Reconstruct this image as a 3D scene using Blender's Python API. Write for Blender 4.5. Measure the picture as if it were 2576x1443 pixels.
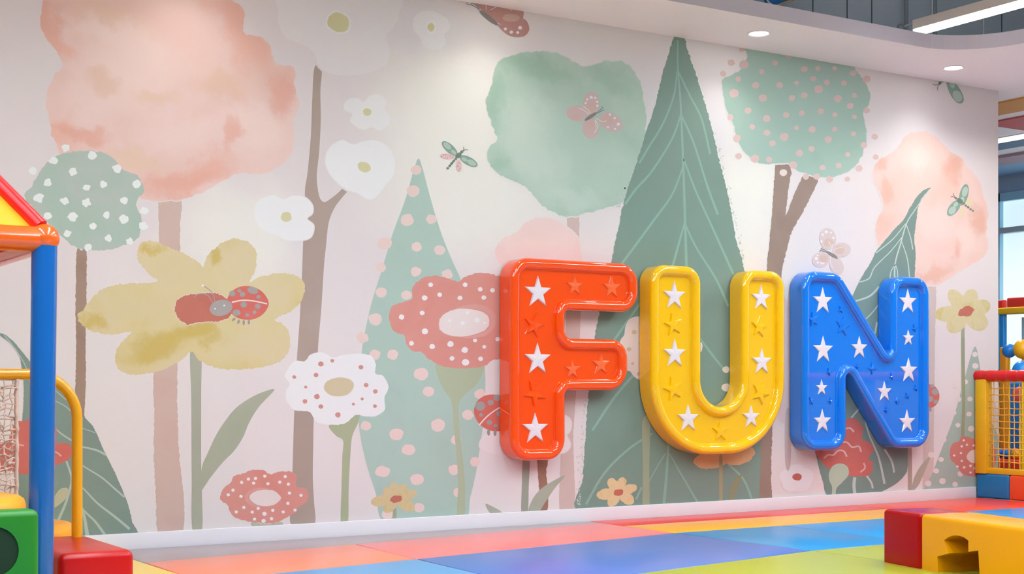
import bpy, bmesh, math, random
from math import sin, cos, pi, radians, atan2, tan
from mathutils import Vector, Matrix, noise
from mathutils.geometry import tessellate_polygon

for o in list(bpy.data.objects):
    bpy.data.objects.remove(o)
random.seed(7)
S = bpy.context.scene
COL = S.collection

# ------------------------------------------------------------------ camera, world, lights, exposure
FPX, CX, HY, HC, DW = 3600.0, 1288.0, 975.0, 0.85, 7.466     # focal (px), principal x, horizon row, eye height, distance to mural wall
YAW = atan2(CX + 995.0, FPX)
FWD = Vector((sin(YAW), cos(YAW), 0)); RGT = Vector((cos(YAW), -sin(YAW), 0)); EYE = Vector((0, -DW, HC))
cam = bpy.data.cameras.new('camera'); camo = bpy.data.objects.new('camera', cam); COL.objects.link(camo)
camo.location = EYE; camo.rotation_euler = (pi/2, 0, -YAW)
cam.sensor_width = 36; cam.lens = 36*FPX/2576; cam.shift_y = (HY-721.5)/2576
cam.clip_end = 200
S.camera = camo

w = bpy.data.worlds.new('world'); S.world = w; w.use_nodes = True
w.node_tree.nodes['Background'].inputs[0].default_value = (0.84, 0.93, 1.0, 1)
w.node_tree.nodes['Background'].inputs[1].default_value = 0.22
S.view_settings.view_transform = 'Standard'; S.view_settings.look = 'None'
S.view_settings.exposure = -0.02; S.view_settings.gamma = 1.0; S.view_settings.use_curve_mapping = False
PENDANT_STRENGTH = 55.0
SPOT_W = 20.0

# ------------------------------------------------------------------ pixel -> place helpers
def ray(px, py):
    return FWD + RGT*((px-CX)/FPX) + Vector((0, 0, (HY-py)/FPX))
def on_y(px, py, Y=0.0):
    d = ray(px, py); return EYE + d*((Y+DW)/d.y)
def on_x(px, py, X):
    d = ray(px, py); return EYE + d*(X/d.x)
def on_z(px, py, Z=0.0):
    d = ray(px, py); return EYE + d*((Z-HC)/d.z)

# ------------------------------------------------------------------ object helpers
def tag(o, label=None, cat=None, group=None, kind=None):
    for k, v in (('label', label), ('category', cat), ('group', group), ('kind', kind)):
        if v: o[k] = v
    return o
def put(o, parent):
    if parent is not None:
        o.parent = parent
        o.matrix_parent_inverse = Matrix.Translation(-(parent.location if parent.parent is None else Vector((0, 0, 0)))) if parent.type == 'EMPTY' else Matrix()
def thing(name, label, cat, loc=(0, 0, 0), group=None):
    o = bpy.data.objects.new(name, None); COL.objects.link(o); o.location = loc; o.empty_display_size = .1
    return tag(o, label, cat, group)
def mk(name, v, f, mat, parent=None, smooth=False, flat_from=None):
    me = bpy.data.meshes.new(name); me.from_pydata([tuple(p) for p in v], [], f); me.update()
    if mat: me.materials.append(mat)
    if smooth:
        for i, p in enumerate(me.polygons): p.use_smooth = flat_from is None or i < flat_from
    o = bpy.data.objects.new(name, me); COL.objects.link(o); put(o, parent); return o
def from_bm(name, bm, mat, parent=None, smooth=False):
    bmesh.ops.recalc_face_normals(bm, faces=bm.faces)
    me = bpy.data.meshes.new(name); bm.to_mesh(me); bm.free()
    if mat: me.materials.append(mat)
    if smooth:
        for p in me.polygons: p.use_smooth = True
        me.set_sharp_from_angle(angle=radians(50))
    o = bpy.data.objects.new(name, me); COL.objects.link(o); put(o, parent); return o
def box(name, x0, x1, y0, y1, z0, z1, mat, parent=None, bev=0.0, seg=3, rot=0.0, pivot=None):
    bm = bmesh.new(); bmesh.ops.create_cube(bm, size=1)
    for q in bm.verts:
        q.co = Vector(((x0+x1)/2+q.co.x*(x1-x0), (y0+y1)/2+q.co.y*(y1-y0), (z0+z1)/2+q.co.z*(z1-z0)))
    if bev: bmesh.ops.bevel(bm, geom=bm.edges[:], offset=bev, segments=seg, profile=.5, affect='EDGES')
    if rot: bmesh.ops.rotate(bm, verts=bm.verts, cent=pivot or ((x0+x1)/2, (y0+y1)/2, 0), matrix=Matrix.Rotation(rot, 3, 'Z'))
    return from_bm(name, bm, mat, parent, bool(bev))
def prism(name, poly, z0, z1, mat, parent=None, bev=0.0, seg=2):
    bm = bmesh.new()
    a = [bm.verts.new((p[0], p[1], z0)) for p in poly]; b = [bm.verts.new((p[0], p[1], z1)) for p in poly]
    n = len(poly); bm.faces.new(a[::-1]); top = bm.faces.new(b)
    for i in range(n): bm.faces.new((a[i], a[(i+1) % n], b[(i+1) % n], b[i]))
    if bev: bmesh.ops.bevel(bm, geom=[e for e in top.edges], offset=bev, segments=seg, profile=.5, affect='EDGES')
    return from_bm(name, bm, mat, parent, bool(bev))
def sweep(pts, r, n=12, caps=True, v=None, f=None):
    """tube along a polyline; r number or list"""
    v = [] if v is None else v; f = [] if f is None else f
    pts = [Vector(p) for p in pts]; base = len(v); m = len(pts); up = None
    for i, p in enumerate(pts):
        t = (pts[min(i+1, m-1)]-pts[max(i-1, 0)]).normalized()
        if up is None:
            up = Vector((0, 0, 1)) if abs(t.z) < .9 else Vector((1, 0, 0))
        a = (up-t*up.dot(t)).normalized(); b = t.cross(a); up = a
        rr = r[i] if isinstance(r, (list, tuple)) else r
        for k in range(n):
            an = 2*pi*k/n; v.append(p+a*(rr*cos(an))+b*(rr*sin(an)))
    for i in range(m-1):
        for k in range(n):
            q = base+i*n; f.append((q+k, q+(k+1) % n, q+n+(k+1) % n, q+n+k))
    if caps:
        f.append(tuple(base+k for k in range(n))[::-1]); f.append(tuple(base+(m-1)*n+k for k in range(n)))
    return v, f
def tube(name, pts, r, mat, parent=None, n=16):
    v, f = sweep(pts, r, n)
    o = mk(name, v, f, mat, parent, True); o.data.set_sharp_from_angle(angle=radians(50)); return o
def lathe(name, prof, c, mat, parent=None, n=40, axis='Z'):
    v, f = [], []
    for (r, h) in prof:
        for k in range(n):
            a = 2*pi*k/n
            v.append(Vector(c)+(Vector((r*cos(a), r*sin(a), h)) if axis == 'Z' else Vector((h, r*cos(a), r*sin(a)))))
    for i in range(len(prof)-1):
        for k in range(n): f.append((i*n+k, i*n+(k+1) % n, (i+1)*n+(k+1) % n, (i+1)*n+k))
    f.append(tuple(range(n))[::-1]); f.append(tuple((len(prof)-1)*n+k for k in range(n)))
    o = mk(name, v, f, mat, parent, True); o.data.set_sharp_from_angle(angle=radians(40)); return o
def ball(name, c, r, mat, parent=None, sx=1, sy=1, sz=1, u=24, vv=14):
    bm = bmesh.new(); bmesh.ops.create_uvsphere(bm, u_segments=u, v_segments=vv, radius=r)
    for q in bm.verts: q.co = Vector((q.co.x*sx, q.co.y*sy, q.co.z*sz))+Vector(c)
    return from_bm(name, bm, mat, parent, True)

# ------------------------------------------------------------------ materials
def lin(c):
    if isinstance(c, str):
        c = tuple(int(c[i:i+2], 16) for i in (1, 3, 5))
    return tuple(((x/255)/12.92 if x/255 <= .04045 else ((x/255+.055)/1.055)**2.4) for x in c)
GAIN = 0.90
def L4(c, g=None):
    g = GAIN if g is None else g
    return tuple(min(.92, x*g) for x in lin(c))+(1,)
MATS = {}
def plastic(name, c, rough=.3, coat=0.0, var=.06, scale=6, bump=0.0, bscale=60, spec=.5, metal=0.0):
    if name in MATS: return MATS[name]
    m = bpy.data.materials.new(name); m.use_nodes = True; nt = m.node_tree; b = nt.nodes['Principled BSDF']
    tc = nt.nodes.new('ShaderNodeTexCoord'); nz = nt.nodes.new('ShaderNodeTexNoise')
    nz.inputs['Scale'].default_value = scale; nz.inputs['Detail'].default_value = 4
    nt.links.new(tc.outputs['Object'], nz.inputs['Vector'])
    mx = nt.nodes.new('ShaderNodeMix'); mx.data_type = 'RGBA'
    l = L4(c, 1)
    mx.inputs[6].default_value = tuple(x*(1-var) for x in l[:3])+(1,); mx.inputs[7].default_value = tuple(min(1, x*(1+var)) for x in l[:3])+(1,)
    nt.links.new(nz.outputs['Fac'], mx.inputs[0]); nt.links.new(mx.outputs[2], b.inputs['Base Color'])
    b.inputs['Roughness'].default_value = rough; b.inputs['Coat Weight'].default_value = coat; b.inputs['Coat Roughness'].default_value = .03
    b.inputs['Specular IOR Level'].default_value = spec; b.inputs['Metallic'].default_value = metal
    if bump:
        n2 = nt.nodes.new('ShaderNodeTexNoise'); n2.inputs['Scale'].default_value = bscale; n2.inputs['Detail'].default_value = 3
        nt.links.new(tc.outputs['Object'], n2.inputs['Vector'])
        bp = nt.nodes.new('ShaderNodeBump'); bp.inputs['Strength'].default_value = bump; bp.inputs['Distance'].default_value = .01
        nt.links.new(n2.outputs['Fac'], bp.inputs['Height']); nt.links.new(bp.outputs['Normal'], b.inputs['Normal'])
    MATS[name] = m; return m
def emit(name, c, s):
    m = bpy.data.materials.new(name); m.use_nodes = True; nt = m.node_tree; b = nt.nodes['Principled BSDF']
    b.inputs['Base Color'].default_value = (.8, .8, .8, 1); b.inputs['Emission Color'].default_value = tuple(c)+(1,); b.inputs['Emission Strength'].default_value = s
    MATS[name] = m; return m
GROUPS = {}
def colour_group(key, cols, scale=3.0, contrast=.25, clouds=(), under=None):
    """node group: print colour at a wall point. colours wander with noise; clouds = soft watercolour ellipses (X, Z, rx, rz, rot, colour, amount) in metres"""
    if key in GROUPS: return GROUPS[key]
    g = bpy.data.node_groups.new(key, 'ShaderNodeTree'); g.interface.new_socket('Color', in_out='OUTPUT', socket_type='NodeSocketColor')
    nd, lk = g.nodes, g.links; out = nd.new('NodeGroupOutput'); geo = nd.new('ShaderNodeNewGeometry')
    if len(cols) > 1:
        nz = nd.new('ShaderNodeTexNoise'); nz.inputs['Scale'].default_value = scale; nz.inputs['Detail'].default_value = 5; nz.inputs['Distortion'].default_value = .6
        lk.new(geo.outputs['Position'], nz.inputs['Vector'])
        rp = nd.new('ShaderNodeValToRGB'); e = rp.color_ramp.elements; lo, hi = .5-contrast, .5+contrast
        e[0].position = lo; e[0].color = L4(cols[0]); e[1].position = hi; e[1].color = L4(cols[-1])
        for i, c in enumerate(cols[1:-1]):
            q = e.new(lo+(hi-lo)*(i+1)/(len(cols)-1)); q.color = L4(c)
        lk.new(nz.outputs['Fac'], rp.inputs[0]); cur = rp.outputs[0]
    else:
        rg = nd.new('ShaderNodeRGB'); rg.outputs[0].default_value = L4(cols[0]); cur = rg.outputs[0]
    if clouds:
        n2 = nd.new('ShaderNodeTexNoise'); n2.inputs['Scale'].default_value = 5.0; n2.inputs['Detail'].default_value = 6; n2.inputs['Roughness'].default_value = .62
        lk.new(geo.outputs['Position'], n2.inputs['Vector'])
        sb = nd.new('ShaderNodeVectorMath'); sb.operation = 'SUBTRACT'; sb.inputs[1].default_value = (.5, .5, .5); lk.new(n2.outputs['Color'], sb.inputs[0])
        ws = nd.new('ShaderNodeVectorMath'); ws.operation = 'MULTIPLY_ADD'; ws.inputs[1].default_value = (.32, 0, .32)
        lk.new(sb.outputs[0], ws.inputs[0]); lk.new(geo.outputs['Position'], ws.inputs[2])
        for (X_, Z_, rx, rz, ro, c, am) in clouds:
            mp = nd.new('ShaderNodeMapping'); mp.vector_type = 'TEXTURE'
            mp.inputs['Location'].default_value = (X_, 0, Z_); mp.inputs['Rotation'].default_value = (0, ro, 0); mp.inputs['Scale'].default_value = (rx, 1000, rz)
            lk.new(ws.outputs[0], mp.inputs['Vector'])
            ln = nd.new('ShaderNodeVectorMath'); ln.operation = 'LENGTH'; lk.new(mp.outputs[0], ln.inputs[0])
            mr = nd.new('ShaderNodeMapRange'); mr.interpolation_type = 'SMOOTHSTEP'; mr.inputs[1].default_value = 1.1; mr.inputs[2].default_value = .25; mr.inputs[3].default_value = 0; mr.inputs[4].default_value = am
            lk.new(ln.outputs['Value'], mr.inputs[0])
            mx = nd.new('ShaderNodeMix'); mx.data_type = 'RGBA'; mx.inputs[7].default_value = L4(c)
            lk.new(mr.outputs[0], mx.inputs[0]); lk.new(cur, mx.inputs[6]); cur = mx.outputs[2]
    lk.new(cur, out.inputs[0]); GROUPS[key] = g; return g
def paint(cols, scale=3.0, soft=False, amax=1.0, contrast=.25, grain=.5, clouds=(), under=None, cid=''):
    """matte mural print. soft = blends into the print underneath by the point attribute 'edge'"""
    key = 'print_%s_%g_%g_%s' % ('_'.join(c.strip('#') for c in cols), scale, contrast, cid)
    mkey = key+'_%d_%g_%g_%s' % (bool(soft), amax, grain, under or '')
    if mkey in MATS: return MATS[mkey]
    g = colour_group(key, cols, scale, contrast, clouds)
    m = bpy.data.materials.new(mkey); m.use_nodes = True; nt = m.node_tree; b = nt.nodes['Principled BSDF']
    b.inputs['Roughness'].default_value = .55; b.inputs['Specular IOR Level'].default_value = .25
    gn = nt.nodes.new('ShaderNodeGroup'); gn.node_tree = g; cur = gn.outputs[0]
    if soft or amax < 1:
        un = nt.nodes.new('ShaderNodeGroup'); un.node_tree = GROUPS[under or 'WALL']
        mx = nt.nodes.new('ShaderNodeMix'); mx.data_type = 'RGBA'; nt.links.new(un.outputs[0], mx.inputs[6]); nt.links.new(cur, mx.inputs[7])
        if soft:
            geo = nt.nodes.new('ShaderNodeNewGeometry'); at = nt.nodes.new('ShaderNodeAttribute'); at.attribute_name = 'edge'
            n2 = nt.nodes.new('ShaderNodeTexNoise'); n2.inputs['Scale'].default_value = 38; n2.inputs['Detail'].default_value = 6; n2.inputs['Roughness'].default_value = .7
            nt.links.new(geo.outputs['Position'], n2.inputs['Vector'])
            ma = nt.nodes.new('ShaderNodeMath'); ma.operation = 'SUBTRACT'; ma.inputs[1].default_value = .5; nt.links.new(n2.outputs['Fac'], ma.inputs[0])
            mb = nt.nodes.new('ShaderNodeMath'); mb.operation = 'MULTIPLY_ADD'; mb.inputs[1].default_value = grain; nt.links.new(ma.outputs[0], mb.inputs[0]); nt.links.new(at.outputs['Fac'], mb.inputs[2])
            mr = nt.nodes.new('ShaderNodeMapRange'); mr.interpolation_type = 'SMOOTHSTEP'
            mr.inputs[1].default_value = .22; mr.inputs[2].default_value = .78; mr.inputs[4].default_value = amax
            nt.links.new(mb.outputs[0], mr.inputs[0]); nt.links.new(mr.outputs[0], mx.inputs[0])
        else: mx.inputs[0].default_value = amax
        cur = mx.outputs[2]
    nt.links.new(cur, b.inputs['Base Color']); m['paint'] = key
    MATS[mkey] = m; return m
def clouds_px(*sets):
    """(colour, amount, [(px, py, rx, ry, rot)...]) in photo pixels -> wall metres"""
    out = []
    for c, am, items in sets:
        cs = c if isinstance(c, (list, tuple)) else [c]
        for i, (px, py, rx, ry, ro) in enumerate(items):
            p = on_y(px, py); k = (on_y(px+10, py).x-p.x)/10; kz = (p.z-on_y(px, py+10).z)/10
            out.append((p.x, p.z, rx*k, ry*kz, radians(ro), cs[i % len(cs)], am))
    return out

M_white = plastic('white_gloss_board', '#dedce0', .25, var=.02)
M_soffit = plastic('soffit_paint', '#faf2f6', .6, var=.02, scale=2)
M_fascia = plastic('fascia_paint', '#cbbfc8', .5, var=.02)
M_deck = plastic('grey_deck_paint', '#c4ccd4', .8, var=.08, scale=1.5)
M_under = plastic('underfloor', '#dcd2cc', .6)
M_orange = plastic('orange_gloss', '#ff4e00', .05, 1.0, var=.03, spec=.4)
M_orange_star = plastic('orange_star_gloss', '#f56a34', .2, .6, var=.05)
M_yel = plastic('yellow_gloss', '#ffbf00', .05, 1.0, var=.03, spec=.4)
M_blue = plastic('blue_gloss', '#0076e0', .05, 1.0, var=.03, spec=.4)
M_star = plastic('white_star', '#dfd6da', .35, .2, var=.02)
M_alu = plastic('aluminium_channel', '#d2c6c2', .4, var=.05)
M_led = emit('led_diffuser', (.90, .97, 1.06), PENDANT_STRENGTH)
M_down = emit('downlight_lens', (1, .96, .92), 22)
M_strip = emit('ceiling_strip_lens', (1, .98, .98), 2.0)
M_wire = plastic('pale_cable', '#c9c9c9', .5)
M_dwire = plastic('dark_rod', '#3f4a55', .6)
M_conduit = plastic('conduit_grey', '#8a9298', .5)

# ------------------------------------------------------------------ the setting
ZC = 3.186                       # soffit height
XE = on_y(2511, 700).x           # end of the mural wall
X0 = -2.5
fl = tag(box('floor', X0, 13.0, -9, 6, -.10, -.045, M_under), kind='structure')
# mural wall: sheet of printed wallpaper on a wall 0.2 m thick
WALL_GLOW_WASH = clouds_px((['#ebeadf', '#e8e6dc'], .85, [(1140, 300, 260, 300, 10), (1180, 520, 300, 170, 0), (1880, 420, 110, 340, 8), (620, 600, 240, 180, 0)]),  # cream ellipses paint the downlight glow into the wall colour
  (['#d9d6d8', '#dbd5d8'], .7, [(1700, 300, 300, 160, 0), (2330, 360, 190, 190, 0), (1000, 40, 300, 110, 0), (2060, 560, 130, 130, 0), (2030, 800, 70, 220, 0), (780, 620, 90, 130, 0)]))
colour_group('WALL', ['#d9d0d0', '#ded5d4', '#e0d9d7', '#e1dcda'], .7, .3, WALL_GLOW_WASH)
M_wall = paint(['#ffffff'], 1, True, 0.0)      # amount 0: wall print and its painted glow only

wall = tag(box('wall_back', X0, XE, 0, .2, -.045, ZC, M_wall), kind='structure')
tag(box('wall_upper', X0, 13.0, 0.0, .2, ZC+.1, 4.6, M_deck), kind='structure')
tag(box('ceiling', X0, 13.2, -9, .2, 4.6, 4.7, M_deck), kind='structure')
# soffit with the rounded inner corner
arc = [(8.13-.52+.52*sin(a), -1.20+.52*cos(a)) for a in [i*pi/2/16 for i in range(17)]]
sof = [(X0, .2), (X0, -.68)]+arc+[(8.13, -9), (13.2, -9), (13.2, 6), (XE-.05, 6), (XE-.05, .2)]
def soffit():
    bm = bmesh.new(); a = [bm.verts.new((p[0], p[1], ZC)) for p in sof]; b = [bm.verts.new((p[0], p[1], ZC+.098)) for p in sof]
    n = len(sof)
    # fill with a strip between lip and wall side
    bm.faces.new(a); bm.faces.new(b[::-1])
    side = []
    for i in range(n): side.append(bm.faces.new((a[i], a[(i+1) % n], b[(i+1) % n], b[i])))
    bmesh.ops.recalc_face_normals(bm, faces=bm.faces)
    me = bpy.data.meshes.new('ceiling_soffit'); me.materials.append(M_soffit); me.materials.append(M_fascia)
    for q in side: q.material_index = 1
    bmesh.ops.triangulate(bm, faces=[q for q in bm.faces if len(q.verts) > 4])
    bm.to_mesh(me); bm.free()
    o = bpy.data.objects.new('ceiling_soffit', me); COL.objects.link(o); return tag(o, kind='structure')
SOF = soffit()
# baseboard
bb = tag(box('baseboard_back', X0, on_y(2452, 1250).x-.005, -.020, 0, -.045, .0838, M_white, bev=.003, seg=2), kind='structure')

# ------------------------------------------------------------------ floor mats (each a padded vinyl mat)
def matm(n, c): return plastic('vinyl_'+n, c, .30, var=.05, scale=2.5, bump=.12, bscale=3.0, spec=.5)
MAT_DEFS = [
 ('grey', '#a89a9c', [(2.22, -.022), (5.30, -.022), (5.30, -.15), (2.22, -.62)], 'taupe grey floor mat tapering along the white baseboard'),
 ('salmon', '#f58a68', [(2.22, -.62), (3.45, -.432), (3.41, -1.20), (2.22, -1.40)], 'salmon orange floor mat beside the yellow mat and grey strip'),
 ('pink', '#f2827e', [(3.45, -.432), (5.30, -.15), (5.30, -.889), (3.41, -1.20)], 'rose pink floor mat under the letter F'),
 ('sky', '#4f9fd6', [(2.22, -1.40), (3.41, -1.20), (3.36, -2.36), (2.22, -2.55)], 'pale sky blue floor mat below the salmon mat'),
 ('periwinkle', '#4674bd', [(3.41, -1.20), (5.30, -.889), (5.33, -1.986), (3.36, -2.36)], 'periwinkle blue floor mat below the rose pink mat'),
 ('red', '#e2403f', [(5.30, -.022), (7.60, -.022), (7.60, -.385), (5.30, -.385)], 'narrow red floor mat strip along the baseboard'),
 ('amber', '#fab03c', [(5.30, -.385), (7.60, -.385), (7.60, -.885), (5.30, -.885)], 'amber yellow floor mat strip beside the narrow red mat'),
 ('blue', '#1f8cc2', [(5.30, -.885), (6.14, -.885), (6.14, -1.975), (5.33, -1.986)], 'mid blue floor mat between periwinkle and brighter blue mats'),
 ('azure', '#2c97d2', [(6.14, -.885), (7.60, -.885), (7.60, -1.975), (6.14, -1.975)], 'azure blue floor mat behind the red foam cube'),
 ('lime', '#abb532', [(3.36, -2.36), (5.33, -1.986), (5.33, -4.4), (3.36, -4.4)], 'lime green floor mat below the periwinkle mat'),
 ('lime', '#abb532', [(5.33, -1.986), (6.14, -1.975), (7.6, -1.975), (7.6, -4.4), (5.33, -4.4)], 'lime green floor mat under the red and yellow foam blocks'),
 ('scarlet', '#ee4a38', [(7.60, -.022), (8.985, -.022), (8.985, -.82), (7.60, -.82)], 'scarlet floor mat in front of the ball pit fence'),
 ('cyan', '#0a96de', [(7.60, -.82), (8.985, -.82), (8.985, -2.0), (7.60, -2.0)], 'bright cyan blue floor mat beside the scarlet mat'),
 ('tangerine', '#f39a4a', [(2.22, -2.55), (3.36, -2.36), (3.36, -4.4), (2.22, -4.4)], 'tangerine floor mat below the pale sky blue mat'),
 ('aqua', '#3fa9c9', [(-1.0, -3.0), (2.22, -3.0), (2.22, -4.4), (-1.0, -4.4)], 'aqua blue floor mat in front of the play house'),
 ('coral', '#ee6a5a', [(7.60, -2.0), (8.985, -2.0), (8.985, -4.4), (7.60, -4.4)], 'coral floor mat beside the cyan mat and the fence'),
 ('lemon', '#f6cf4a', [(-1.0, -.022), (2.22, -.022), (2.22, -3.0), (-1.0, -3.0)], 'large lemon yellow floor mat under the play house'),
]
for nme, c, poly, lab in MAT_DEFS:
    cx = sum(p[0] for p in poly)/len(poly); cy = sum(p[1] for p in poly)/len(poly)
    g = .0042
    pp = [(p[0]+(g if p[0] < cx else -g), p[1]+(g if p[1] < cy else -g)) for p in poly]
    o = prism('floor_mat', pp[::-1], -.045, 0, matm(nme, c), bev=.006)
    tag(o, lab, 'floor mat', 'vinyl floor mats')

# ------------------------------------------------------------------ ceiling lights
def downlight(x, y, lab, pw=None):
    t = thing('downlight', lab, 'downlight', (x, y, ZC), 'round downlights in the white soffit')
    lathe('trim_ring', [(.062, -.002), (.070, -.006), (.074, -.003), (.074, 0)], (x, y, ZC), M_white, t)
    lathe('lens', [(.060, -.0015), (.060, -.004)], (x, y, ZC), M_down, t)
    l = bpy.data.lights.new('downlight_spot', 'SPOT'); l.energy = pw or SPOT_W; l.spot_size = radians(158 if pw and pw > 60 else 130); l.spot_blend = .3 if pw and pw > 60 else .9; l.color = (1, .97, .94); l.shadow_soft_size = .05
    lo = bpy.data.objects.new('downlight_spot', l); COL.objects.link(lo); lo.location = (x, y, ZC-.02)
for i, x in enumerate((0.757, 2.647, 4.537, 6.427, 8.316)):
    downlight(x, -.37, ['round recessed downlight over the left of the mural', 'round recessed downlight over the coral tree', 'round recessed downlight over the mint green tree',
      'round recessed downlight above the pink dotted green tree', 'round recessed downlight above the peach tree by the soffit corner'][i], (12, 12, 14, 18, 18)[i])
for x, y, lb in ((8.75, -1.35, 'added unseen downlight over the scarlet mat'), (9.9, -2.2, 'added unseen downlight over the ball pit fence'), (9.5, -3.4, 'added unseen downlight over the far end of the fence'), (11.6, -1.7, 'added unseen downlight over the ball pit'), (10.6, 1.6, 'added unseen downlight in the far room')):
    downlight(x, y, lb, 160 if y > 0 else 75)  # unseen downlights added to brighten the right wall and far room
def pendant(x, y0, y1, z, lab, wd=.13):
    t = thing('linear_pendant', lab, 'pendant light', (x, (y0+y1)/2, z), 'linear pendants under the grey deck')
    box('channel', x-wd/2, x+wd/2, y1, y0, z+.004, z+.065, M_alu, t)
    box('diffuser', x-wd/2+.003, x+wd/2-.003, y1+.003, y0-.003, z-.006, z+.004, M_led, t)
    L = y0-y1
    for k in (.03, .5, .97):
        tube('cable', [(x, y0-L*k, z+.065), (x, y0-L*k, 4.6)], .004, M_wire, t, 6)
pendant(7.295, -.96, -4.6, 3.19, 'long white linear pendant light beside the curved soffit edge')
for x, wh in ((-1.2, 'beyond the play house'), (.4, 'over the play house'), (2.1, 'over the salmon mat'), (3.8, 'over the rose pink mat'), (5.5, 'over the lime green mats')):
    pendant(x, -2.2, -6.4, 3.19, 'added unseen linear pendant light '+wh)  # extra pendants out of view, added as fill for wall and letters
# ------------------------------------------------------------------ the mural printed on wall_back
LV = [0]
def lvl():
    LV[0] += 1; return -.00004-LV[0]*.000013
ZT, ZB, XR = ZC-.001, .05, XE-.004
def wp(px, py, Y):
    p = on_y(px, py, 0); return Vector((min(p.x, XR), Y, max(ZB, min(p.z, ZT))))
def crom(P, step=3.0, closed=True):
    out = []; n = len(P)
    rng = range(n) if closed else range(n-1)
    for i in rng:
        if closed: p0, p1, p2, p3 = P[(i-1) % n], P[i], P[(i+1) % n], P[(i+2) % n]
        else: p0, p1, p2, p3 = P[max(i-1, 0)], P[i], P[i+1], P[min(i+2, n-1)]
        d = math.hypot(p2[0]-p1[0], p2[1]-p1[1]); k = max(1, int(d/step))
        for j in range(k):
            t = j/k; q = []
            for c in (0, 1):
                a, b, cc, e = p0[c], p1[c], p2[c], p3[c]
                q.append(.5*((2*b)+(-a+cc)*t+(2*a-5*b+4*cc-e)*t*t+(-a+3*b-3*cc+e)*t**3))
            out.append(tuple(q))
    if not closed: out.append(tuple(P[-1]))
    return out
def normals(pts):
    n = len(pts); ar = sum(pts[i][0]*pts[(i+1) % n][1]-pts[(i+1) % n][0]*pts[i][1] for i in range(n))
    s = 1 if ar > 0 else -1; out = []
    for i in range(n):
        a, b = pts[i-2], pts[(i+2) % n]; dx, dy = b[0]-a[0], b[1]-a[1]; l = math.hypot(dx, dy) or 1
        out.append((dy/l*s, -dx/l*s))
    return out
def jag(pts, amp, freq=.12, seed=0):
    nn = normals(pts); out = []
    for (x, y), (nx, ny) in zip(pts, nn):
        d = noise.noise(Vector((x*freq, y*freq, seed)))+.6*noise.noise(Vector((x*freq*3, y*freq*3, seed+5)))
        out.append((x+nx*d*amp, y+ny*d*amp))
    return out
def setedge(o, vals):
    at = o.data.attributes.new('edge', 'FLOAT', 'POINT'); at.data.foreach_set('value', vals)
def blob(name, P, cols, parent, amp=0, freq=.12, soft=0, smooth=True, scale=3.0, amax=1.0, step=3.0, contrast=.25, grain=.5, clouds=(), under=None):
    Y = lvl(); cid = name+'%g_%g' % tuple(P[0]) if clouds else ''
    pts = crom(P, step) if smooth else list(P)
    if amp: pts = jag(pts, amp, freq, len(P)*1.7+P[0][0]*.013)
    n = len(pts)
    if soft:
        nn = normals(pts); h = soft/2
        inn = [(x-a*h, y-b*h) for (x, y), (a, b) in zip(pts, nn)]; out = [(x+a*h, y+b*h) for (x, y), (a, b) in zip(pts, nn)]
        v = [wp(x, y, Y) for x, y in inn]+[wp(x, y, Y) for x, y in out]
        tr = tessellate_polygon([[Vector((x, y, 0)) for x, y in inn]])
        f = [tuple(t) for t in tr]+[(i, (i+1) % n, n+(i+1) % n, n+i) for i in range(n)]
        o = mk(name, v, f, paint(cols, scale, True, amax, contrast, grain, clouds, under, cid), parent); setedge(o, [1.0]*n+[0.0]*n)
    else:
        v = [wp(x, y, Y) for x, y in pts]; tr = tessellate_polygon([[Vector((x, y, 0)) for x, y in pts]])
        o = mk(name, v, [tuple(t) for t in tr], paint(cols, scale, contrast=contrast, clouds=clouds, cid=cid), parent)
    return o
def disc_set(name, items, cols, parent, wob=.08, soft=0, n=18, scale=3.0, amax=1.0, under=None):
    """items (cx,cy,rx[,ry[,rot]]) in photo pixels -> one mesh of flat spots"""
    Y0 = lvl(); v, f, e = [], [], []
    for ix, it in enumerate(items):
        Y = Y0+(ix % 4)*2.6e-6
        cx, cy, rx = it[:3]; ry = it[3] if len(it) > 3 else rx*.92; ro = radians(it[4]) if len(it) > 4 else 0
        b = len(v); rings = (0, 1) if not soft else (0, 1-soft/max(rx, 1)/2, 1+soft/max(rx, 1)/2)
        v.append(wp(cx, cy, Y)); e.append(1.0)
        for ri, rr in enumerate(rings[1:]):
            rr = max(rr, .15)
            for k in range(n):
                a = 2*pi*k/n; q = 1+wob*noise.noise(Vector((cos(a)*1.3+cx, sin(a)*1.3+cy, 3)))*1.6
                x, y = rx*rr*q*cos(a), ry*rr*q*sin(a)
                v.append(wp(cx+x*cos(ro)-y*sin(ro), cy+x*sin(ro)+y*cos(ro), Y)); e.append(1.0 if (ri == 0) else 0.0)
        for k in range(n): f.append((b, b+1+k, b+1+(k+1) % n))
        if soft:
            for k in range(n): f.append((b+1+k, b+1+n+k, b+1+n+(k+1) % n, b+1+(k+1) % n))
    if under is None and soft and parent is not wall: under = parent.data.materials[0]['paint']
    o = mk(name, v, f, paint(cols, scale, bool(soft), amax, under=under), parent)
    if soft: setedge(o, e)
    return o
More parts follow.
